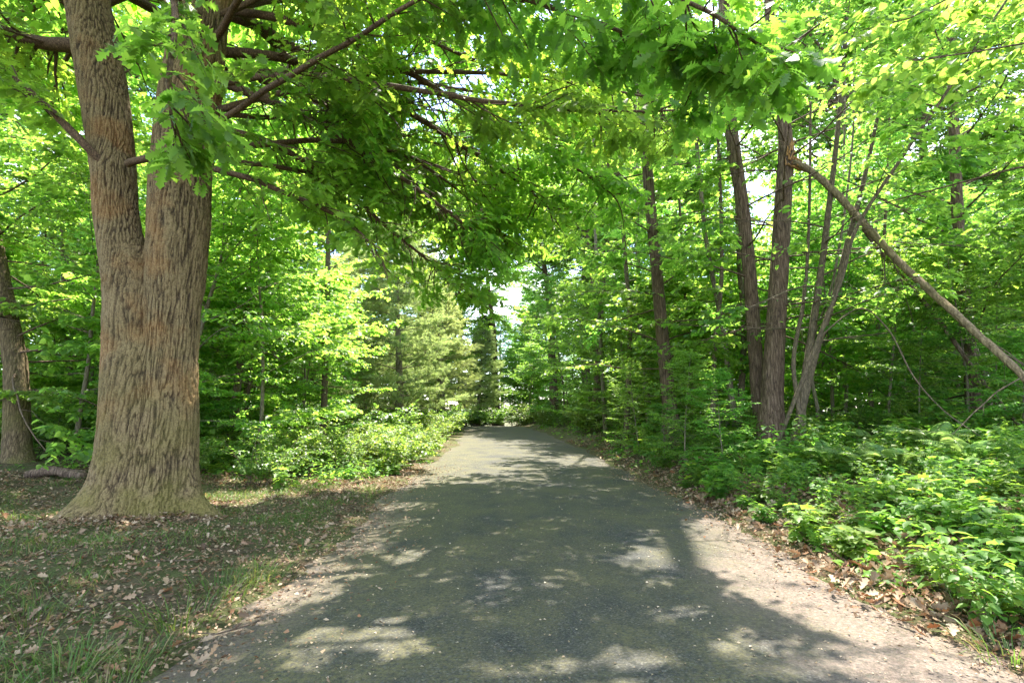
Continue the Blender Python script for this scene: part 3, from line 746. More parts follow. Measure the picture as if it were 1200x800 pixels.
def make_pine(seed, H, r0, mat, tuft, dens, base=.12, label='x', whorl=.7, ll=3.9, name='pine_tree'):
    rg = np.random.default_rng(seed); t = thing(name, label, 'tree')
    trunk = wander(rg, (0, 0, -.15), (0, 0, 1), H, 14, .012, 0)
    tb = Tubes().add(trunk, r0 * (1 - np.linspace(0, 1, 14) * .93), 10)
    A = [[], [], [], []]; z = base * H
    while z < H * .97:
        v = z / H; p = np.array([np.interp(z, trunk[:, 2], trunk[:, q]) for q in range(3)])
        a0 = rg.uniform(0, 6.28); nbr = 5
        for b in range(nbr):
            az = a0 + b * 6.283 / nbr + rg.normal(0, .2); Ln = ll * (1 - v) ** .75 * rg.uniform(.65, 1.15) + .25
            if v < base + .12: Ln *= .75
            pl = wander(rg, p, (math.cos(az), math.sin(az), rg.uniform(-.05, .3)), Ln, 7, .06, .25)
            tb.add(pl, np.linspace(.028 * (1 - v) + .01, .006, 7), 5)
            S, D, L = spray(rg, pl, .02, int(5 + 3.5 * Ln), .9, 4, .34, tb, .7, -.05, .3, 3, False)
            n = len(S); kk_ = dens
            s = rg.uniform(.2, 1, (n, kk_)); P = (S[:, None] + D[:, None] * (L[:, None] * s)[..., None]).reshape(-1, 3)
            DD = unit(np.repeat(D, kk_, 0) + rg.normal(0, .45, (n * kk_, 3)) + np.array([0, 0, .25]))
            for arr, x in zip(A, (P, DD, unit(rg.normal(size=(n * kk_, 3))), tuft * rg.uniform(.7, 1.2, n * kk_))): arr.append(x)
        z += whorl * rg.uniform(.8, 1.2) * (1.1 - .5 * v)
    tb.make('trunk', M['grey_bark'], t)
    leaves('crown', TUFT, *(np.concatenate(x) for x in A), M[mat], t, rg)
    return t

PLACED = []
def gz(x, y): return float(gh(np.array([x]), np.array([y]))[0])
USED = set()
def put(proto, x, y, label, group=None, scale=1.0, rz=None, dz=0.0):
    rz = rng.uniform(0, 6.28) if rz is None else rz
    loc = (x, y, gz(x, y) + dz)
    if proto.name not in USED:
        USED.add(proto.name); proto.location = loc; proto.rotation_euler = (0, 0, rz); proto.scale = (scale,) * 3
        proto['label'] = label
        if group: proto['group'] = group
        return proto
    return copy_tree(proto, loc, rz, scale, label, group)

def px_xy(px, Y):                                  # ground spot under a picture column at depth Y
    d = _cf + (px - 600) / FPX * np.array([1.0, 0, 0]); return px_x(px, Y), Y
def px_x(px, Y): return (px - 600) / FPX * Y * math.cos(PITCH) * 1.0

# pines by the bend
pine_a = make_pine(61, 11, .24, 'pine_needle', .20, 5)
pine_b = make_pine(62, 9.5, .2, 'pine_needle', .20, 5)
for pr, px, Yy, sc, lab in ((pine_a, 468, 25, 1.0, 'soft pale green pine with a bare lower trunk, standing where the road bends'),
                            (pine_b, 427, 27, 1.0, 'slim pine half behind the leaves, just beside the bare-trunked pine'),
                            (pine_b, 520, 33, .95, 'pale feathery pine leaning its branches over the far end of the road'),
                            (pine_a, 560, 46, .8, 'small pale pine far off beyond the end of the road'),
                            (pine_a, 385, 36, 1.0, 'pine deep in the wood behind the slim pine')):
    put(pr, px_x(px, Yy), Yy, lab, 'pines near the bend of the road', sc)
spruce = make_pine(63, 15, .2, 'spruce_needle', .3, 4, base=.05, whorl=.6, ll=2.4, name='spruce_tree')
put(spruce, px_x(560, 64), 64, 'dark narrow spruce far beyond the end of the road', None, 1.0)

# ------------------------------------------------------------------ right side hero trunks
def pix_trunk(name, label, cat, rows, mat, seed, n=90, sides=40, amp=.012, parent=None, part='trunk', base=None, foliage=True):
    """rows (px, py, radius px, Y); real trunk through those points"""
    c = []
    for px, py, r, Yy in rows:
        p = at(px, py, Yy); c.append([*p, r * np.dot(p - CAM, _cf) / math.hypot(FPX, min(abs(px - 600), 700))])
    if name != 'fallen_tree':                    # stand the stem on (slightly in) the ground
        p0, p1 = np.array(c[0]), np.array(c[1]); dz = max(p1[2] - p0[2], .05)
        for _ in range(3):
            x, y, z = p0[:3]; g = float(gh(np.array([x]), np.array([y]))[0]) - .18; k = (p0[2] - g) / dz
            if k <= .02: break
            p0 = np.concatenate([p0[:3] - (p1[:3] - p0[:3]) * min(k, 4), [p0[3] * 1.12]])
        if not np.allclose(p0, c[0]): c = [list(p0)] + c
    c = resample(c, n)
    if parent is None:
        parent = thing(name, label, cat, tuple(c[0, :3]))
    b = np.array(parent.location)
    tb = Tubes().add(c[:, :3], c[:, 3], sides)
    d = bark_disp(amp, 10, 1.6)
    def dispf(V):
        cen = np.repeat(c[:, :3], sides, 0); N = unit(V[:len(cen)] - cen)
        W = V.copy(); W[:len(cen)] = d(V[:len(cen)], N); return W - b
    o = tb.make(part, M[mat], parent, dispf)
    return parent, o, c

WINDOWS = []
def clear_view(kx, ky, P, keep):
    """thins foliage that would hang in front of the trunks the photograph shows"""
    m = np.zeros(len(kx), bool)
    for rows, ylo, yhi, pad in WINDOWS:
        rr = np.array(sorted(rows, key=lambda q: q[1])); cx = np.interp(ky, rr[:, 1], rr[:, 0]); w = np.interp(ky, rr[:, 1], rr[:, 2]) + pad; dy = np.interp(ky, rr[:, 1], rr[:, 3])
        m |= (np.abs(kx - cx) < w) & (ky > ylo) & (ky < yhi) & (P[:, 1] < dy)
    return m & (keep > .2)

W_ROWS = dict(
    lone=[(788, 500, 11, 14), (784, 470, 9, 14), (776, 390, 7.6, 14), (768, 300, 7, 14), (760, 215, 6.5, 14)],
    dark=[(893, 490, 11, 11.8), (887, 440, 9, 11.8), (880, 340, 8.5, 11.8), (870, 240, 8, 11.8), (857, 150, 8, 11.8)],
    snap=[(904, 490, 17, 11), (905, 465, 14, 11), (908, 400, 12.5, 11), (913, 320, 11.5, 11), (918, 230, 10.5, 11), (921, 130, 9.5, 11)],
    fall=[(930, 190, 4, 10.75), (950, 200, 5, 10.6), (985, 232, 5.5, 10.1), (1050, 303, 6, 9.1), (1120, 368, 6.5, 8.2), (1200, 442, 7.5, 7.3), (1290, 540, 8.5, 6.4)],
    lean=[(950, 420, 2.6, 9.2), (985, 330, 2.5, 8.8), (1005, 265, 2.5, 8.5), (1060, 180, 2.5, 8.1), (1108, 110, 2.3, 7.8), (1150, 45, 2.1, 7.5), (1180, 0, 2, 7.3)],
    clump=[(940, 480, 9, 10.4), (950, 400, 7, 10.4), (961, 325, 5, 10.4)])
WINDOWS += [(W_ROWS['lone'], 330, 480, 6), (W_ROWS['lone'], 210, 330, 1), (W_ROWS['dark'], 160, 300, 2), (W_ROWS['dark'], 300, 470, 6), (W_ROWS['snap'], 130, 300, 3), (W_ROWS['snap'], 300, 470, 8),
            (W_ROWS['fall'], 185, 450, 3), (W_ROWS['lean'], 20, 330, 1), (W_ROWS['clump'], 300, 480, 5)]

def add_crown(parent, c, seed, lo, hi, nl, ll, k, size, tm, mat, nb=7, nt=6, bl=1.1, tl=.5, gaps=True, avoid=None, bark='dark_bark', elev=(.0, .6), part='crown'):
    rg = np.random.default_rng(seed); b = np.array(parent.location); tb = Tubes(); A = [[], [], [], []]
    for i in range(nl):
        u = lo + (hi - lo) * (i + rg.uniform(0, 1)) / nl; q = c[min(int(u * (len(c) - 1)), len(c) - 1)]
        az = i * 2.399 + rg.normal(0, .3); el = elev[0] + (elev[1] - elev[0]) * (i / nl) + rg.normal(0, .15)
        pl = wander(rg, q[:3], (math.cos(az) * math.cos(el), math.sin(az) * math.cos(el), math.sin(el)), ll * rg.uniform(.6, 1.1), 8, .09, -.1)
        rl = min(.024, q[3] * .3); tb.add(pl, np.linspace(rl, rl * .3, 8), 5)
        S, D, L = spray(rg, pl, rl * .6, nb, bl, nt, tl, tb, .6, .05, .2, 3, False)
        for a, x in zip(A, twig_leaves(rg, S, D, L, k, size, .42, .2)): a.append(x)
    P, D2, N, SZ = (np.concatenate(x) for x in A)
    if gaps: P, D2, N, SZ = drop(P, D2, N, SZ, rg)
    kx, ky = to_px(P); m = ~clear_view(kx, ky, P, rg.random(len(P))); P, D2, N, SZ = P[m], D2[m], N[m], SZ[m]
    if avoid is not None:
        kx, ky = to_px(P); m = ~avoid(kx, ky, P); P, D2, N, SZ = P[m], D2[m], N[m], SZ[m]
    i0, i1 = int(lo * (len(c) - 1)), max(int(hi * (len(c) - 1)), int(lo * (len(c) - 1)) + 3)
    tb.add(c[i0:i1, :3], c[i0:i1, 3] * .5, 5)
    tb.V = [v - b for v in tb.V]
    tb.make('branchwork', M[bark], parent)
    leaves(part, tm, P - b, D2, N, SZ, M[mat], parent, rg)

t, o, c = pix_trunk('maple_tree', 'straight dark-barked maple standing alone at the bank above the road bend', 'tree',
                    [(788, 500, 11, 14), (784, 470, 9, 14), (776, 390, 7.6, 14), (768, 300, 7, 14), (760, 215, 6.5, 14), (752, 100, 6, 14), (745, -60, 8, 14), (740, -300, 5, 14)], 'dark_bark', 1)
add_crown(t, c, 71, .28, .9, 30, 4.0, 8, .125, OVAL, 'maple_leaf', avoid=lambda x, y, P: (np.abs(x - 772) < 17) & (y > 345) & (P[:, 1] < 14))
t2, o, c2 = pix_trunk('maple_tree', 'dark leaning maple trunk close behind the snapped maple', 'tree',
                      [(893, 490, 11, 11.8), (887, 440, 9, 11.8), (880, 340, 8.5, 11.8), (870, 240, 8, 11.8), (857, 150, 8, 11.8), (848, 0, 7, 11.8), (842, -250, 5, 11.8), (838, -450, 4, 11.8)], 'dark_bark', 2)
add_crown(t2, c2, 72, .32, .9, 32, 3.8, 8, .13, MAPLE, 'maple_leaf', avoid=lambda x, y, P: (x > 845) & (x < 935) & (y > 190) & (P[:, 1] < 11.8))
t3, o, c3 = pix_trunk('snapped_tree', 'stout brown maple with a raw orange wound where its leader snapped', 'tree',
                      [(904, 490, 17, 11), (905, 465, 14, 11), (908, 400, 12.5, 11), (913, 320, 11.5, 11), (918, 230, 10.5, 11), (921, 170, 9.5, 11), (914, 110, 6, 11), (902, 20, 6, 11), (896, -160, 3, 11)], 'dark_bark', 3)
add_crown(t3, c3, 73, .34, .95, 22, 3.2, 8, .13, MAPLE, 'maple_leaf', avoid=lambda x, y, P: (x > 885) & (x < 945) & (y > 125) & (P[:, 1] < 11))
# torn wood on the wound
rg = np.random.default_rng(8); tb = Tubes(); b3 = np.array(t3.location)
for q in range(14):
    s = at(926 + rg.normal(0, 3), 178 + rg.uniform(-8, 16), 10.82); tb.add(np.array([s, s + [rg.normal(.03, .03), rg.normal(0, .03), rg.uniform(.12, .3)]]) - b3, [.022, .003], 5)
tb.make('wound', M['raw_wood'], t3)

f1, o, cf1 = pix_trunk('fallen_tree', 'long bare tan stem snapped off the maple and slanting down to the bank', 'fallen tree',
                       [(930, 190, 4, 10.75), (950, 200, 4.5, 10.6), (985, 232, 5, 10.1), (1050, 303, 5.4, 9.1), (1120, 368, 5.8, 8.2), (1200, 442, 6.5, 7.3), (1290, 540, 7.5, 6.4)], 'tan_bark', 4, amp=.012, sides=28)
tb = Tubes(); rg = np.random.default_rng(9); bb = np.array(f1.location)
for q in range(12):
    s = cf1[0, :3] + rg.normal(0, .05, 3); tb.add(np.array([s, s + [rg.uniform(.1, .35), 0, -rg.uniform(.02, .2)]]) - bb, [.028, .004], 5)
tb.make('torn_end', M['raw_wood'], f1)
def deadtwigs(parent, c, seed, n, ln, lo=.25, hi=.95):
    rg = np.random.default_rng(seed); b = np.array(parent.location); tb = Tubes()
    for q in range(n):
        p = c[int(len(c) * rg.uniform(lo, hi))][:3]; d = np.array([rg.normal(.5, .6), rg.normal(-.1, .4), -rg.uniform(.1, 1.0)])
        pl = wander(rg, p, d, ln * rg.uniform(.5, 1.4), 9, .12, -.5); tb.add(pl - b, np.linspace(.012, .003, 9), 5)
        if q == 0: i0, i1 = int(len(c) * lo) - 2, int(len(c) * hi) + 2; tb.add(c[i0:i1, :3] - b, c[i0:i1, 3] * .4, 5)
        for w in range(5):
            i = rg.integers(2, 8); p2 = wander(rg, pl[i], (pl[i] - pl[i - 1]) * 3 + rg.normal(0, .5, 3), ln * .35 * rg.uniform(.4, 1.2), 5, .15, -.3)
            tb.add(p2 - b, np.linspace(.005, .0015, 5), 3)
    tb.make('twig', M['twig_bark'], parent)
deadtwigs(f1, cf1, 91, 14, 1.5)
f2, o, cf2 = pix_trunk('fallen_tree', 'dark dead stem drooping below the long tan fallen stem', 'fallen tree',
                       [(1012, 268, 3, 10.4), (1040, 305, 3, 10.2), (1075, 345, 3.2, 10.0), (1100, 375, 3.2, 9.8), (1125, 410, 3, 9.6), (1170, 470, 2.4, 9.3), (1230, 540, 2, 9.0)], 'dark_bark', 5, amp=.004, sides=16)
deadtwigs(f2, cf2, 92, 10, 1.2)
f3, o, cf3 = pix_trunk('fallen_tree', 'thin dark branch propped low above the ferns below the tan fallen stem', 'fallen tree',
                       [(955, 400, .9, 9.6), (1005, 362, 1.1, 9.4), (1040, 385, 1.1, 9.0), (1070, 440, 1.1, 8.6), (1105, 480, 1.0, 8.2), (1150, 512, .8, 7.8)], 'twig_bark', 6, amp=.002, sides=10)
t4, o, c4 = pix_trunk('clump_tree', 'young grey clump tree forking near the ground to the east of the snapped maple', 'tree',
                      [(938, 492, 7, 10.4), (940, 470, 6, 10.4), (950, 400, 5, 10.4), (961, 325, 4.5, 10.4), (970, 255, 4, 10.3), (985, 120, 3, 10.2), (995, -20, 3, 10)], 'pole_bark', 7, amp=.005, sides=20)
pix_trunk('', '', '', [(942, 470, 5, 10.4), (957, 410, 4.5, 10.3), (977, 350, 4.2, 10.2), (992, 290, 3.8, 10), (1015, 200, 3, 9.8), (1040, 80, 2, 9.6)], 'pole_bark', 8, amp=.005, sides=18, parent=t4, part='stem')
pix_trunk('', '', '', [(936, 480, 3, 10.3), (930, 420, 2.8, 10.4), (942, 350, 2.5, 10.6), (948, 260, 2, 10.8), (950, 120, 1.6, 11)], 'pole_bark', 9, amp=.004, sides=14, parent=t4, part='stem')
t4['label'] = 'young tan-barked clump tree of three stems forking near the ground beside the snapped maple'
add_crown(t4, c4, 74, .4, 1, 18, 2.5, 7, .125, OVAL, 'maple_leaf', bark='pole_bark', avoid=lambda x, y, P: (x > 925) & (x < 1010) & (y > 270) & (P[:, 1] < 10.4))
t5, o, c5 = pix_trunk('maple_tree', 'mossy maple trunk half hidden in leaves behind the long fallen stem', 'tree',
                      [(1150, 530, 14, 11), (1142, 480, 11, 11), (1135, 400, 9.5, 11), (1125, 300, 8.5, 11), (1118, 150, 7, 11), (1112, -60, 5.5, 11), (1105, -400, 4, 11)], 'dark_bark', 10)
add_crown(t5, c5, 75, .10, .9, 42, 3.4, 7, .125, MAPLE, 'maple_leaf', elev=(-.1, .6))
t6, o, c6 = pix_trunk('leaning_sapling', 'thin tan sapling leaning away from the snapped maple across the canopy', 'sapling',
                      [(950, 420, 2.6, 9.2), (985, 330, 2.5, 8.8), (1005, 265, 2.5, 8.5), (1060, 180, 2.5, 8.1), (1108, 110, 2.3, 7.8), (1150, 45, 2.1, 7.5), (1180, 0, 2, 7.3), (1260, -120, 1.4, 7)], 'pole_bark', 11, amp=.003, sides=14)
add_crown(t6, c6, 76, .35, 1, 24, 1.9, 8, .11, OVAL, 'maple_leaf', nb=5, nt=4, bl=.7, tl=.35, bark='pole_bark')
# basswood beyond the frame's edge reaching over the road with round leaves
t7, o, c7 = pix_trunk('basswood_tree', 'tall basswood by the near bank whose round-leaved limbs reach in overhead', 'tree',
                      [(1480, 640, 40, 6.0), (1470, 500, 32, 6.0), (1450, 200, 28, 6.0), (1440, -200, 24, 6.0), (1430, -700, 15, 6.0), (1420, -1000, 8, 6.0)], 'grey_bark', 12)
add_crown(t7, c7, 77, .40, 1, 36, 4.8, 7, .13, OVAL, 'maple_leaf', elev=(.1, .7), bl=1.4, tl=.55, avoid=lambda x, y, P: (y > 170) & (P[:, 1] > 0))
# slim poles among the hero trunks
poles = [((708, 480), (703, 380), (697, 250), (694, 60), 21, 3, 'thin pole sapling on the bank nearest the far end of the road'),
         ((735, 478), (738, 380), (730, 260), (722, 60), 17, 4, 'thin dark pole just on the road side of the lone maple trunk'),
         ((760, 480), (752, 400), (748, 330), (744, 100), 19, 5, 'stubby pole seen close behind the lone maple trunk'),
         ((836, 470), (838, 400), (846, 300), (838, 80), 12.5, 4, 'slender sapling between the lone maple and the leaning dark maple'),
         ((858, 470), (846, 380), (826, 270), (812, 100), 13.2, 4.5, 'slender sapling tilting away from the dark leaning maple trunk'),
         ((868, 470), (872, 380), (866, 300), (860, 100), 13.4, 5, 'tan pole standing tight behind the dark leaning maple'),
         ((958, 480), (950, 410), (978, 320), (1000, 150), 11.5, 3, 'thin stem crossing behind the three-stemmed clump tree'),
         ((1022, 490), (1020, 440), (1030, 370), (1042, 150), 13.0, 4, 'mid-sized bare pole in the bright gap past the clump tree'),
         ((990, 490), (992, 440), (985, 370), (990, 120), 14.0, 3, 'thin bare pole in the bright gap beside the clump tree'),
         ((812, 470), (806, 390), (800, 300), (790, 120), 16, 3, 'faint thin pole in the leaves right behind the lone maple')]
for k, (a, b, c_, d, Yy, r, lab) in enumerate(poles):
    tt, o, cc = pix_trunk('sapling', lab, 'sapling', [(*a, r * .85, Yy), (*b, r * .7, Yy), (*c_, r * .6, Yy), (*d, r * .45, Yy), (d[0] - 4, d[1] - 160, r * .25, Yy)], 'pole_bark' if k % 2 else 'grey_bark', 20 + k, amp=.003, sides=12)
    tt['group'] = 'slim poles among the maples'
    add_crown(tt, cc, 120 + k, .35, 1, 13, 1.8, 6, .12, MAPLE if k % 2 else OVAL, 'maple_leaf', nb=5, nt=5, bl=.8, tl=.42, bark='twig_bark', elev=(0, .5))

# far left leaning tree
tL, o, cL = pix_trunk('leaning_tree', 'mossy tree leaning out behind the twin-stemmed oak at the wood edge', 'tree',
                      [(22, 545, 24, 10.5), (20, 520, 19, 10.5), (19, 440, 16, 10.5), (13, 395, 15, 10.5), (-2, 320, 14, 10.5), (-20, 240, 16, 10.5), (-50, 80, 13, 10.5), (-90, -200, 8, 10.5)], 'olive_bark', 30)
add_crown(tL, cL, 130, .35, 1, 34, 3.4, 9, .13, OVAL, 'maple_leaf', avoid=lambda x, y, P: (x < 45) & (y > 350) & (P[:, 1] < 10.6))
# thin trunks left of the road
for k, (rows, lab) in enumerate([
        ([(272, 490, 4, 14), (283, 410, 3.5, 14), (291, 350, 3, 14), (297, 290, 2.6, 14), (305, 180, 2, 14)], 'thin dark sapling slanting up between the oak and the pines'),
        ([(290, 470, 2.5, 14.4), (296, 420, 2.2, 14.4), (305, 380, 2, 14.4), (318, 300, 1.5, 14.4)], 'thinnest sapling beside the slanting dark sapling'),
        ([(252, 485, 7, 18), (250, 430, 6, 18), (248, 340, 5.5, 18), (246, 150, 4, 18)], 'brown trunk peeping out just behind the oak bole'),
        ([(380, 470, 4, 17), (382, 400, 4, 17), (384, 330, 3.4, 17), (386, 200, 2.5, 17)], 'slim trunk in bright leaves midway between the oak and the pines'),
        ([(84, 500, 4, 15), (82, 440, 4, 15), (76, 350, 3.4, 15), (70, 200, 2.5, 15)], 'slim trunk between the leaning tree and the oak')]):
    tt, o, cc = pix_trunk('sapling', lab, 'sapling', rows, 'twig_bark' if k != 2 else 'grey_bark', 40 + k, amp=.003, sides=12)
    tt['group'] = 'slim trunks behind the oak'
    add_crown(tt, cc, 140 + k, .3, 1, 16, 2.0, 6, .11, OVAL, 'maple_leaf', nb=5, nt=5, bl=.8, tl=.45, bark='twig_bark', elev=(0, .5))

# ------------------------------------------------------------------ the woods on both sides
def far_enough(x, y, dmin):
    return all((x - a) ** 2 + (y - b) ** 2 > dmin * dmin for a, b in PLACED)
def where(px, y, side):
    if side < 0:
        spot = next(t for lim, t in ((70, 'behind the leaning tree'), (240, 'behind the oak bole'), (330, 'just past the oak'), (430, 'between the oak and the pines'), (520, 'round the pines'), (9999, 'at the oak side of the road end')) if px < lim)
    else:
        spot = next(t for lim, t in ((660, 'at the maple side of the road end'), (740, 'short of the lone maple'), (830, 'behind the lone maple'), (930, 'behind the snapped maple'), (1060, 'behind the clump tree'), (9999, 'behind the long fallen stem')) if px < lim)
    return spot + next(t for lim, t in ((13, ', front row'), (17, ', second row'), (22, ', third row'), (30, ', farther back'), (45, ', far back'), (999, ', farthest back')) if y < lim)
def size_word(sc, lo, hi):
    v = (sc - lo) / max(hi - lo, 1e-6); return 'smaller' if v < .33 else ('bigger' if v > .67 else 'middling')
SIDE = {-1: 'on the oak side of the road', 1: 'on the maple side of the road'}
def scatter(protos, count, ylo, yhi, amin, amax, dmin, side, what, smin=.85, smax=1.15, ok=None, ypow=1.0, group=None, cat=None):
    done, tries = 0, 0
    while done < count and tries < 4000:
        tries += 1
        y = ylo + (yhi - ylo) * rng.random() ** ypow
        x = float(road_x(np.array([y]))[0]) + side * (2.4 + amin + (amax - amin) * rng.random())
        px = 600 + FPX * x / max(y, .1)
        if px < -260 or px > 1460 or not far_enough(x, y, dmin) or (ok and not ok(x, y, px)): continue
        PLACED.append((x, y))
        band = 'near the road edge' if abs(x) < 6.5 else ('deep in the wood' if y > 26 or abs(x) > 16 else 'a few paces into the wood')
        sc = rng.uniform(smin, smax)
        lab = size_word(sc, smin, smax) + ' ' + what + ' ' + where(600 + FPX * x / y, y, side)
        put(protos[rng.integers(len(protos))], x, y, lab, (group or what) + 's ' + where(600 + FPX * x / y, y, side), sc)
        done += 1
okL = lambda x, y, px: not (y < 33 and px + 600 * 2.2 / y > 445) and not (-15 < x < -4.5 and 23 < y < 30) and not (px < 70 and y < 12) and not (60 < px < 270 and y < 10)
okR = lambda x, y, px: not (660 < px < 1060 and y < 13.4) and not (px >= 1060 and y < 12)
scatter(under, 28, 10.5, 24, 1.0, 16, 1.8, -1, 'leafy understory tree', ok=okL)
scatter(under, 18, 24, 55, 1.5, 22, 2.4, -1, 'leafy understory tree', 1.0, 1.4, ok=okL)
scatter(under, 26, 42, 75, 1.5, 50, 2.6, -1, 'leafy understory tree', 1.0, 1.5)
scatter(under, 26, 42, 75, 1.5, 50, 2.6, 1, 'leafy understory tree', 1.0, 1.5)
scatter(under, 46, 12.5, 28, 1.8, 24, 1.7, 1, 'leafy understory tree', ok=okR)
scatter(under, 20, 28, 58, 1.2, 24, 2.6, 1, 'leafy understory tree', 1.0, 1.4)
scatter(sapling, 16, 12, 34, 1.8, 18, 1.5, 1, 'slim young tree', ok=okR)
scatter(sapling, 12, 12, 34, 2.0, 18, 1.5, -1, 'slim young tree', ok=okL)
scatter(canopy, 12, 17, 40, 7.5, 26, 4.5, -1, 'tall forest tree', ok=lambda x, y, p: okL(x, y, p) and not (x > -14 and y > 12))
scatter(canopy, 14, 33, 48, 4.0, 38, 4.6, 1, 'tall forest tree', ok=okR)
scatter(canopy, 20, 42, 75, 1.0, 40, 4.2, -1, 'tall forest tree', .9, 1.35)
scatter(canopy, 16, 42, 75, 1.0, 40, 4.5, 1, 'tall forest tree', .9, 1.3)
for k, (x, y, sc, lab) in enumerate([(-11.5, 24, 1.1, 'tall tree standing between the oak and the pines'), (-13, 34, 1.1, 'tall tree rising behind the pines'),
                                     (-22, 26, 1.3, 'tall tree far behind the leaning tree'), (-29, 28, 1.3, 'tall tree far off past the leaning tree on its outer side'), (-17, 29, 1.3, 'tall tree far behind the oak bole'), (-7.6, 43, 1.35, 'very tall tree rising straight behind the pines'), (-4.9, 52, 1.2, 'tall tree showing above the end of the road'), (-7.2, 49, 1.6, 'very tall tree showing through the gap above the pines'), (-1.8, 62, 1.65, 'very tall tree showing above the far end of the road'), (8, 46, 1.6, 'very tall tree showing far behind the lone maple'), (14, 44, 1.6, 'very tall tree showing far behind the snapped maple'), (-13, 44, 1.5, 'very tall tree far off behind the pine in the wood'),
                                     (4.3, 26.5, .88, 'slim tall tree leaning over the road past the lone maple'), (3.4, 41, 1.2, 'tall tree over the maple side of the road end'),
                                     (21, 33, 1.5, 'tall high-crowned tree behind the long fallen stem'), (26, 31, 1.4, 'tall high-crowned tree deep behind the fallen stems'), (17, 27, 1.3, 'tall high-crowned tree between the clump tree and the fallen stem'), (13, 37, 1.5, 'tall high-crowned tree behind the clump tree'), (32, 29, 1.4, 'tall high-crowned tree at the edge of view behind the fallen stem'),
                                     (8.8, 33, 1.3, 'tall tree arching over the road past the lone maple'), (5.6, 38, 1.25, 'tall tree arching over the road farther past the lone maple'), (6.2, 35, 1.1, 'tall tree arching over the road before the bend')]):
    put(tall if k != 5 else canopy[0], x, y, lab, 'tall trees arching over the road', sc); PLACED.append((x, y))
for k, (px, Yy, sc, lab) in enumerate([(1075, 10.3, .42, 'small leafy maple sapling under the long fallen stem'), (1130, 9.9, .42, 'small leafy sapling below the middle of the fallen stem'), (1195, 8.6, .34, 'small leafy sapling at the low end of the fallen stem'),
                                       (1260, 8.8, .6, 'leafy young maple beyond the low end of the fallen stem'), (1165, 10.6, .6, 'leafy young maple in front of the half hidden maple trunk'), (1040, 10.6, .45, 'small leafy sapling behind the drooping dead stem'),
                                       (778, 11.4, .24, 'small leafy sapling on the bank in front of the lone maple'), (800, 10.2, .30, 'waist-high leafy sapling between the lone maple and the dark maple'), (845, 9.6, .27, 'waist-high leafy sapling before the dark leaning maple'), (748, 13.6, .28, 'small leafy sapling on the road side of the lone maple')]):
    put(under[(k * 3) % 4], px_x(px, Yy), Yy, lab, 'saplings on the maple bank', sc)
# beyond the bend, closing the view down the road
for k, (px, Yy, sc) in enumerate([(505, 58, .9), (540, 62, .9), (612, 64, 1.0), (650, 56, .9), (630, 72, 1.0), (588, 68, 1.0)]):
    x = px_x(px, Yy); put(canopy[k % 3], x, Yy, 'tall leafy tree closing the view beyond the bend of the road', 'trees beyond the bend', sc)
for k, (px, Yy, sc) in enumerate([(560, 55, 1.0), (600, 57, 1.0), (645, 52, 1.0), (525, 54, 1.0), (580, 60, 1.2), (622, 56, .9)]):
    x = px_x(px, Yy); put(under[k % 4], x, Yy, 'low leafy tree growing across the far end of the road', 'low trees at the road end', sc)

# ------------------------------------------------------------------ shrubs, plants, ferns
SHR = []
def strew(protos, n, ylo, yhi, alo, ahi, side, lab, group, smin, smax, dmin, ok=None, apow=1.0):
    done, tries, pts = 0, 0, []
    while done < n and tries < 6000:
        tries += 1
        y = ylo + (yhi - ylo) * rng.random(); a = alo + (ahi - alo) * rng.random() ** apow
        x = float(road_x(np.array([y]))[0]) + side * (2.35 + a); px = 600 + FPX * x / y
        if px < -60 or px > 1270 or any((x - p) ** 2 + (y - q) ** 2 < dmin * dmin for p, q in pts) or (ok and not ok(x, y, px)): continue
        sc = rng.uniform(smin, smax); near = next(t for lim, t in ((.9, ' at the road edge'), (2.2, ' a step in from the road'), (4.5, ' a few steps in'), (99, ' well in from the road')) if a < lim)
        fwd = next(t for lim, t in ((5, ', front row'), (7, ', second row'), (9.5, ', third row'), (12, ', fourth row'), (16, ', fifth row'), (99, ', far back')) if y < lim)
        pts.append((x, y)); put(protos[rng.integers(len(protos))], x, y, size_word(sc, smin, smax) + ' ' + lab + near + fwd, group, sc); done += 1
strew(shrub, 60, 9.0, 20, .3, 9, -1, 'pale bush between oak and pines', 'bushes between the oak and the pines', .4, .78, .68, ok=lambda x, y, p: p > 215 and not (x > -3.9 and y < 11))
strew(shrub, 14, 11, 20, 5, 16, -1, 'bush behind the leaning tree', 'bushes behind the leaning tree', .6, 1.0, .9, ok=lambda x, y, p: p < 215)
strew(shrub, 26, 20, 44, .3, 7, -1, 'bush near the pines', 'bushes near the pines', .8, 1.3, 1.0)
strew(shrub, 26, 20, 44, .3, 7, 1, 'bush past the lone maple', 'bushes past the lone maple', .8, 1.3, 1.0)
strew(shrub, 34, 9.5, 20, 1.2, 14, 1, 'bush among the maples', 'bushes among the maples', .45, .75, .85)
for k, px in enumerate(range(535, 660, 14)):
    put(shrub[k % 4], px_x(px, 43 + (k % 3)), 43 + (k % 3), 'sunlit bush growing across the far end of the road', 'bushes at the road end', 1.2 + .2 * (k % 2))

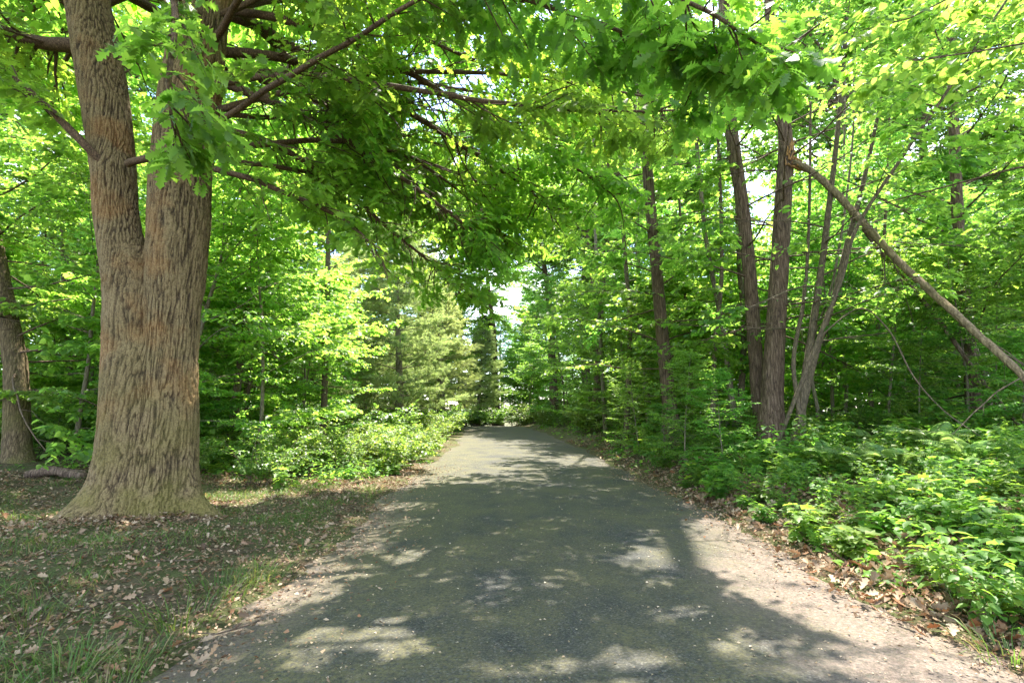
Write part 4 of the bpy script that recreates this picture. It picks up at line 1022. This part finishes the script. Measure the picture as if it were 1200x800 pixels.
def make_plant(seed, h, nst, kind):
    rg = np.random.default_rng(seed); t = thing('leafy_plant', 'x', 'plant'); tb = Tubes(); A = [[], [], [], []]
    for s in range(nst):
        az = rg.uniform(0, 6.28); tl = rg.uniform(.1, .6)
        pl = wander(rg, (rg.normal(0, .05), rg.normal(0, .05), -.03), (math.cos(az) * tl, math.sin(az) * tl, 1), h * rg.uniform(.6, 1.1), 7, .12, -.5)
        tb.add(pl, np.linspace(.005, .002, 7), 4)
        for q in range(2, 7):
            p = pl[q]
            for w in range(3 if kind == 'wide' else 4):
                a = az + q * 1.3 + w * 6.28 / (3 if kind == 'wide' else 4) + rg.normal(0, .3)
                d = np.array([math.cos(a), math.sin(a), rg.uniform(-.25, .35)])
                st = rg.uniform(.03, .09); A[0].append(p + d * st); A[1].append(d); A[2].append(np.array([0, 0, 1]) + rg.normal(0, .25, 3)); A[3].append((.145 if kind == 'wide' else .105) * rg.uniform(.5, 1.25))
                tb.add(np.array([p, p + d * st]), [.0015, .001], 3)
    tb.make('stem', M['fern_leaf'], t)
    leaves('foliage', {'wide': MAPLE, 'oval': OVAL}[kind], *(np.array(x) for x in A), M['plant_leaf'], t, rg)
    return t
plants = [make_plant(500, .55, 6, 'wide'), make_plant(501, .4, 7, 'oval'), make_plant(502, .75, 5, 'oval'), make_plant(503, .35, 6, 'wide')]
bank = lambda x, y, p: True
strew(plants, 170, 3.4, 9.5, .22, 5.5, 1, 'broad-leaved plant on the bank', 'broad-leaved plants on the bank', .38, .88, .2, apow=.9)
strew(plants, 60, 8.5, 16, .6, 6, 1, 'broad-leaved plant before the maples', 'plants in front of the maples', .8, 1.3, .35)
strew(plants, 40, 8.6, 15, .5, 5, -1, 'leafy plant past the oak', 'plants past the oak', .5, .95, .35)

fern = thing('fern', 'x', 'fern'); rg = np.random.default_rng(600)
for f in range(8):
    az = f * .785 + rg.normal(0, .2); A = [[], [], [], []]
    pl = wander(rg, (0, 0, 0), (math.cos(az) * .7, math.sin(az) * .7, 1), .62, 14, .03, -1.25)
    tb = Tubes().add(pl, np.linspace(.004, .001, 14), 4)
    for q in np.linspace(.15, .98, 22):
        i = min(int(q * 13), 12); p = pl[i] + (pl[i + 1] - pl[i]) * (q * 13 - i); tdir = unit((pl[i + 1] - pl[i])[None])[0]; sd = unit(np.cross(tdir, [0, 0, 1.0])[None])[0]
        for sg in (-1, 1):
            A[0].append(p); A[1].append(sd * sg + tdir * .45); A[2].append(np.cross(sd, tdir) * np.sign(np.cross(sd, tdir)[2] + 1e-6) + rg.normal(0, .2, 3)); A[3].append(.135 * math.sin(math.pi * (.12 + .85 * q)) + .015)
    tv = OVAL[0].copy(); tv[:, 0] *= .30
    V, F = leaf_geo((tv, OVAL[1]), *(np.array(x) for x in A))
    n0 = sum(len(v) for v in tb.V)
    build('frond', np.concatenate(tb.V + [V]), [np.concatenate(tb.F + [F + n0]), np.concatenate(tb.T)], M['fern_leaf'], fern)
for k, (px, Yy) in enumerate([(1000, 7.6), (965, 8.4), (1050, 7.2), (1085, 8.0), (925, 9.2), (1130, 6.9), (890, 9.8), (1015, 9.2)]):
    put(fern, px_x(px, Yy), Yy, ['arching pale fern in a clearing below the clump tree', 'fern at the foot of the three-stemmed clump tree', 'fern under the thin propped dark branch', 'fern in the shade below the drooping dead stem', 'fern in front of the snapped maple', 'fern on the bank under the end of the tan fallen stem', 'fern before the dark leaning maple', 'small fern in the bright gap behind the arching fern'][k], 'ferns on the bank', rng.uniform(.85, 1.15), dz=.1)

# ------------------------------------------------------------------ ground cover, litter, grass
def area(n, ylo, yhi, alo, ahi, side, r, ypow=1.5):
    y = ylo + (yhi - ylo) * r.random(n) ** ypow; a = alo + (ahi - alo) * r.random(n) ** 1.0
    x = road_x(y) + side * (road_half(y, np.full(n, float(side))) + a)
    px = 600 + FPX * x / np.maximum(y, .3); k = (px > -120) & (px < 1320)
    return x[k], y[k], a[k]

rg = np.random.default_rng(700); acc = [[], [], [], []]
for side, n, ylo, yhi, alo, ahi, size, hmax in ((1, 30000, 3.2, 16, .22, 12, .085, .30), (1, 16000, 14, 40, .1, 18, .14, .5), (-1, 13000, 9.6, 18, .4, 14, .08, .3), (-1, 14000, 16, 40, .1, 18, .14, .5)):
    x, y, a = area(n, ylo, yhi, alo, ahi, side, rg, 1.2)
    dens = noise2(x, y, .9, 3)
    k = dens + .5 * smooth(a, .2, 2.2) > rg.uniform(-.15, .5, len(x))
    x, y, a = x[k], y[k], a[k]; m = len(x)
    z = gh(x, y) + rg.random(m) ** 1.3 * hmax * smooth(a, .0, 1.6) * (.7 + dens[k]) + .02
    az = rg.uniform(0, 6.28, m)
    acc[0].append(np.stack([x, y, z], 1)); acc[1].append(np.stack([np.cos(az), np.sin(az), rg.normal(0, .3, m)], 1))
    acc[2].append(np.array([0, 0, 1.0]) + rg.normal(0, .35, (m, 3))); acc[3].append(size * rg.uniform(.5, 1.3, m))
gc = leaves('undergrowth', OVAL, *(np.concatenate(q) for q in acc), M['plant_leaf'], None, rg)
tag(gc, 'low green undergrowth covering the forest floor', 'undergrowth', kind='stuff')

rg = np.random.default_rng(710); acc = [[], [], [], []]
for side, n, ylo, yhi, alo, ahi in ((1, 10000, 2.4, 9, -.25, 2.6), (-1, 9000, 2.0, 10, -.30, 7), (1, 5000, 8, 22, -.2, 3), (-1, 5000, 9, 22, -.2, 4)):
    x, y, a = area(n, ylo, yhi, alo, ahi, side, rg, 1.3)
    k = rg.random(len(x)) < np.where(a < .05, .25, 1.0) * (.35 + .9 * smooth(noise2(x, y, 1.1, 3), -.25, .35))
    x, y, a = x[k], y[k], a[k]; m = len(x); az = rg.uniform(0, 6.28, m)
    zr = np.where(a < 0, .006, gh(x, y))
    acc[0].append(np.stack([x, y, zr + rg.uniform(.004, .03, m)], 1)); acc[1].append(np.stack([np.cos(az), np.sin(az), rg.normal(0, .22, m)], 1))
    acc[2].append(np.array([0, 0, 1.0]) + rg.normal(0, .5, (m, 3))); acc[3].append(.03 + (.085 if side > 0 else .05) * rg.random(m) ** (1.4 if side > 0 else 2.0))
V1, F1 = leaf_geo(DEAD, *(np.concatenate(q) for q in acc), rg.uniform(.7, 1.25, sum(len(q) for q in acc[0])))
acc = [[], [], [], []]                           # broken scraps between the whole leaves
for side, n, ylo, yhi, alo, ahi in ((-1, 60000, 1.9, 13, -1.1, 7), (1, 26000, 2.2, 12, -.7, 3)):
    x, y, a = area(n, ylo, yhi, alo, ahi, side, rg, 1.5)
    k = rg.random(len(x)) < np.where(a < 0, np.exp(a / (.34 if side < 0 else .22)), 1.0)
    x, y, a = x[k], y[k], a[k]; m = len(x); az = rg.uniform(0, 6.28, m)
    acc[0].append(np.stack([x, y, np.where(a < 0, .004, gh(x, y)) + rg.uniform(.002, .016, m) + np.where(a < 0, .03 * np.minimum(-a, 1) , 0)], 1)); acc[1].append(np.stack([np.cos(az), np.sin(az), rg.normal(0, .3, m)], 1))
    acc[2].append(np.array([0, 0, 1.0]) + rg.normal(0, .5, (m, 3))); acc[3].append(rg.uniform(.012, .045, m))
m = 2600; az = rg.uniform(0, 6.28, m); rr = .62 + .55 * rg.random(m) ** 1.6; x = -4.72 + rr * 1.12 * np.cos(az); y = 6.72 + rr * np.sin(az); a2 = rg.uniform(0, 6.28, m)
acc[0].append(np.stack([x, y, gh(x, y) + rg.uniform(.0, .07, m) * np.exp(-(rr - .62) / .3)], 1)); acc[1].append(np.stack([np.cos(a2), np.sin(a2), rg.normal(0, .4, m)], 1))
acc[2].append(np.array([0, 0, 1.0]) + rg.normal(0, .6, (m, 3))); acc[3].append(rg.uniform(.02, .06, m))
V2, F2 = leaf_geo(DIAMOND, *(np.concatenate(q) for q in acc), rg.uniform(.5, 1.25, sum(len(q) for q in acc[0])))
lt = build('leaf_litter', np.concatenate([V1, V2]), [F1, F2 + len(V1)], M['dead_leaf'])
tag(lt, 'brown curled dead oak leaves lying along both road margins', 'leaf litter', kind='stuff')

rg = np.random.default_rng(720)
n = 9000; y = 1.8 + 14 * rg.random(n) ** 1.7; u = rg.uniform(-1, 1, n); x = road_x(y) + u * 2.3
k = rg.random(n) < .25 + .75 * np.abs(u) ** 1.5; x, y, u = x[k], y[k], u[k]; m = len(x); az = rg.uniform(0, 6.28, m)
z = .05 * (1 - (u * .98) ** 2) + .008 * noise2(x, y, .8, 2) - .014
cb = leaves('road_debris', DIAMOND, np.stack([x, y, z], 1), np.stack([np.cos(az), np.sin(az), rg.normal(0, .15, m)], 1), np.array([0, 0, 1.0]) + rg.normal(0, .3, (m, 3)), rg.uniform(.006, .024, m), M['crumb'], None, rg)
tag(cb, 'small tan leaf crumbs and catkins strewn over the asphalt', 'debris', kind='stuff')

rg = np.random.default_rng(730); acc = [[], [], [], []]
for side, n, ylo, yhi, alo, ahi in ((-1, 120000, 2.0, 9.5, .0, 6.5), (1, 9000, 2.3, 7, .25, 2.2)):
    x, y, a = area(n, ylo, yhi, alo, ahi, side, rg, 1.3)
    k = noise2(x + 30, y, 1.25, 3) > rg.uniform(-.15, .45, len(x))
    x, y = x[k], y[k]; m = len(x); az = rg.uniform(0, 6.28, m)
    acc[0].append(np.stack([x, y, gh(x, y) - .01], 1)); acc[1].append(np.stack([np.cos(az) * .7, np.sin(az) * .7, rg.uniform(.4, 1.2, m)], 1))
    acc[2].append(np.stack([np.cos(az), np.sin(az), np.full(m, -.4)], 1) * -1 + rg.normal(0, .3, (m, 3))); acc[3].append(.04 + .16 * rg.random(m) ** 2)
gs = leaves('grass', BLADE, *(np.concatenate(q) for q in acc), M['grass_blade'], None, rg)
tag(gs, 'thin short green grass growing through the litter around the oak', 'grass', kind='stuff')

tuft = thing('grass_tuft', 'x', 'grass tuft'); rg = np.random.default_rng(740); m = 110
az = rg.uniform(0, 6.28, m); rr = .24 * np.sqrt(rg.random(m)); lean = rg.uniform(.1, 1.5, m)
leaves('blades', BLADE, np.stack([rr * np.cos(az), rr * np.sin(az), np.full(m, -.01)], 1), np.stack([np.cos(az) * lean, np.sin(az) * lean, np.ones(m)], 1),
       np.stack([-np.cos(az), -np.sin(az), np.full(m, .3)], 1) + rg.normal(0, .2, (m, 3)), rg.uniform(.06, .27, m), M['grass_blade'], tuft, rg)
for k, (px, py, sc, lab) in enumerate([(215, 700, 1.0, 'bright upright grass tuft midway between the oak and the asphalt'), (258, 672, 1.0, 'grass tuft at the sunlit litter edge near the asphalt'), (300, 655, .8, 'small grass tuft at the edge of the litter nearest the asphalt'),
                                       (75, 770, .9, 'grass tuft low in the litter in the corner below the oak'), (160, 745, .8, 'grass tuft in front of the oak'), (95, 745, .7, 'small tuft of grass in the litter between two bigger tufts'),
                                       (40, 700, .8, 'grass tuft on the side of the oak away from the road'), (120, 790, .8, 'grass tuft at the bottom edge below the oak'),
                                       (1180, 735, .9, 'dry grass tuft at the foot of the leafy bank'), (1150, 690, .8, 'grass tuft among dead leaves on the leafy bank')]):
    d = _cf + (px - 600) / FPX * np.array([1.0, 0, 0]) + (400 - py) / FPX * _cu; q = CAM + d * ((CAM[2] - .15) / -d[2])
    put(tuft, q[0], q[1], lab, 'grass tufts', sc)

tw = []
for i in range(3):
    rg = np.random.default_rng(760 + i); t = thing('fallen_twig', 'x', 'twig'); tb = Tubes()
    pl = wander(rg, (-.3, 0, .012), (1, 0, .02), .6, 8, .16, 0); pl[:, 2] = .012; tb.add(pl, np.linspace(.007, .002, 8), 5)
    for q in range(3):
        j = rg.integers(2, 6); p2 = wander(rg, pl[j], (1, rg.choice([-1, 1]) * .8, .15), rg.uniform(.12, .25), 5, .15, -.2); tb.add(p2, np.linspace(.004, .0015, 5), 4)
    tb.make('stick', M['twig_bark'], t); tw.append(t)
for k, (px, py, side_lab) in enumerate([(300, 640, 'in the litter between the oak and the asphalt'), (60, 660, 'on the ground left of the oak roots'), (190, 660, 'just in front of the oak roots'), (330, 600, 'behind the sun patches at the litter edge'), (120, 700, 'in the grass below the oak'), (250, 740, 'in the grass by the asphalt edge'),
                                        (900, 625, 'at the foot of the leafy bank'), (960, 640, 'among dead leaves on the bank edge'), (1040, 680, 'among dead leaves at the sandy edge'), (1100, 700, 'in the dead leaves below the broad-leaved plants'), (1170, 760, 'by the dry grass tuft'), (840, 595, 'on the dark litter at the bank foot'), (560, 640, 'lying out on the open asphalt'), (420, 585, 'at the left asphalt edge past the oak')]):
    d = _cf + (px - 600) / FPX * np.array([1.0, 0, 0]) + (400 - py) / FPX * _cu; q = CAM + d * ((CAM[2] - .06) / -d[2])
    put(tw[k % 3], q[0], q[1], 'thin brown twig lying ' + side_lab, 'twigs lying on the ground', rng.uniform(.6, 1.1))
# mouldering log behind the oak
q = at(72, 522, 9.3); lx, ly = q[0], q[1]; z0 = gz(lx, ly)
lg = thing('fallen_log', 'short rotten log lying in the litter between the leaning tree and the oak', 'log', (lx, ly, z0))
pts = resample([(-.55, 0, .06), (-.2, .05, .14), (.2, 0, .10), (.55, -.08, .07)], 30)
tb = Tubes().add(pts, .085 + .02 * noise3(pts * 6), 18); dd = bark_disp(.02, 9, 9)
tb.make('trunk', M['dark_bark'], lg, lambda V: dd(V, unit(V - np.array([0, 0, .1]))))
for p in ([tall] + under + canopy + sapling + shrub + plants):
    if p.name not in USED:
        for ch in list(p.children): bpy.data.objects.remove(ch)
        bpy.data.objects.remove(p)
bpy.context.view_layer.update()
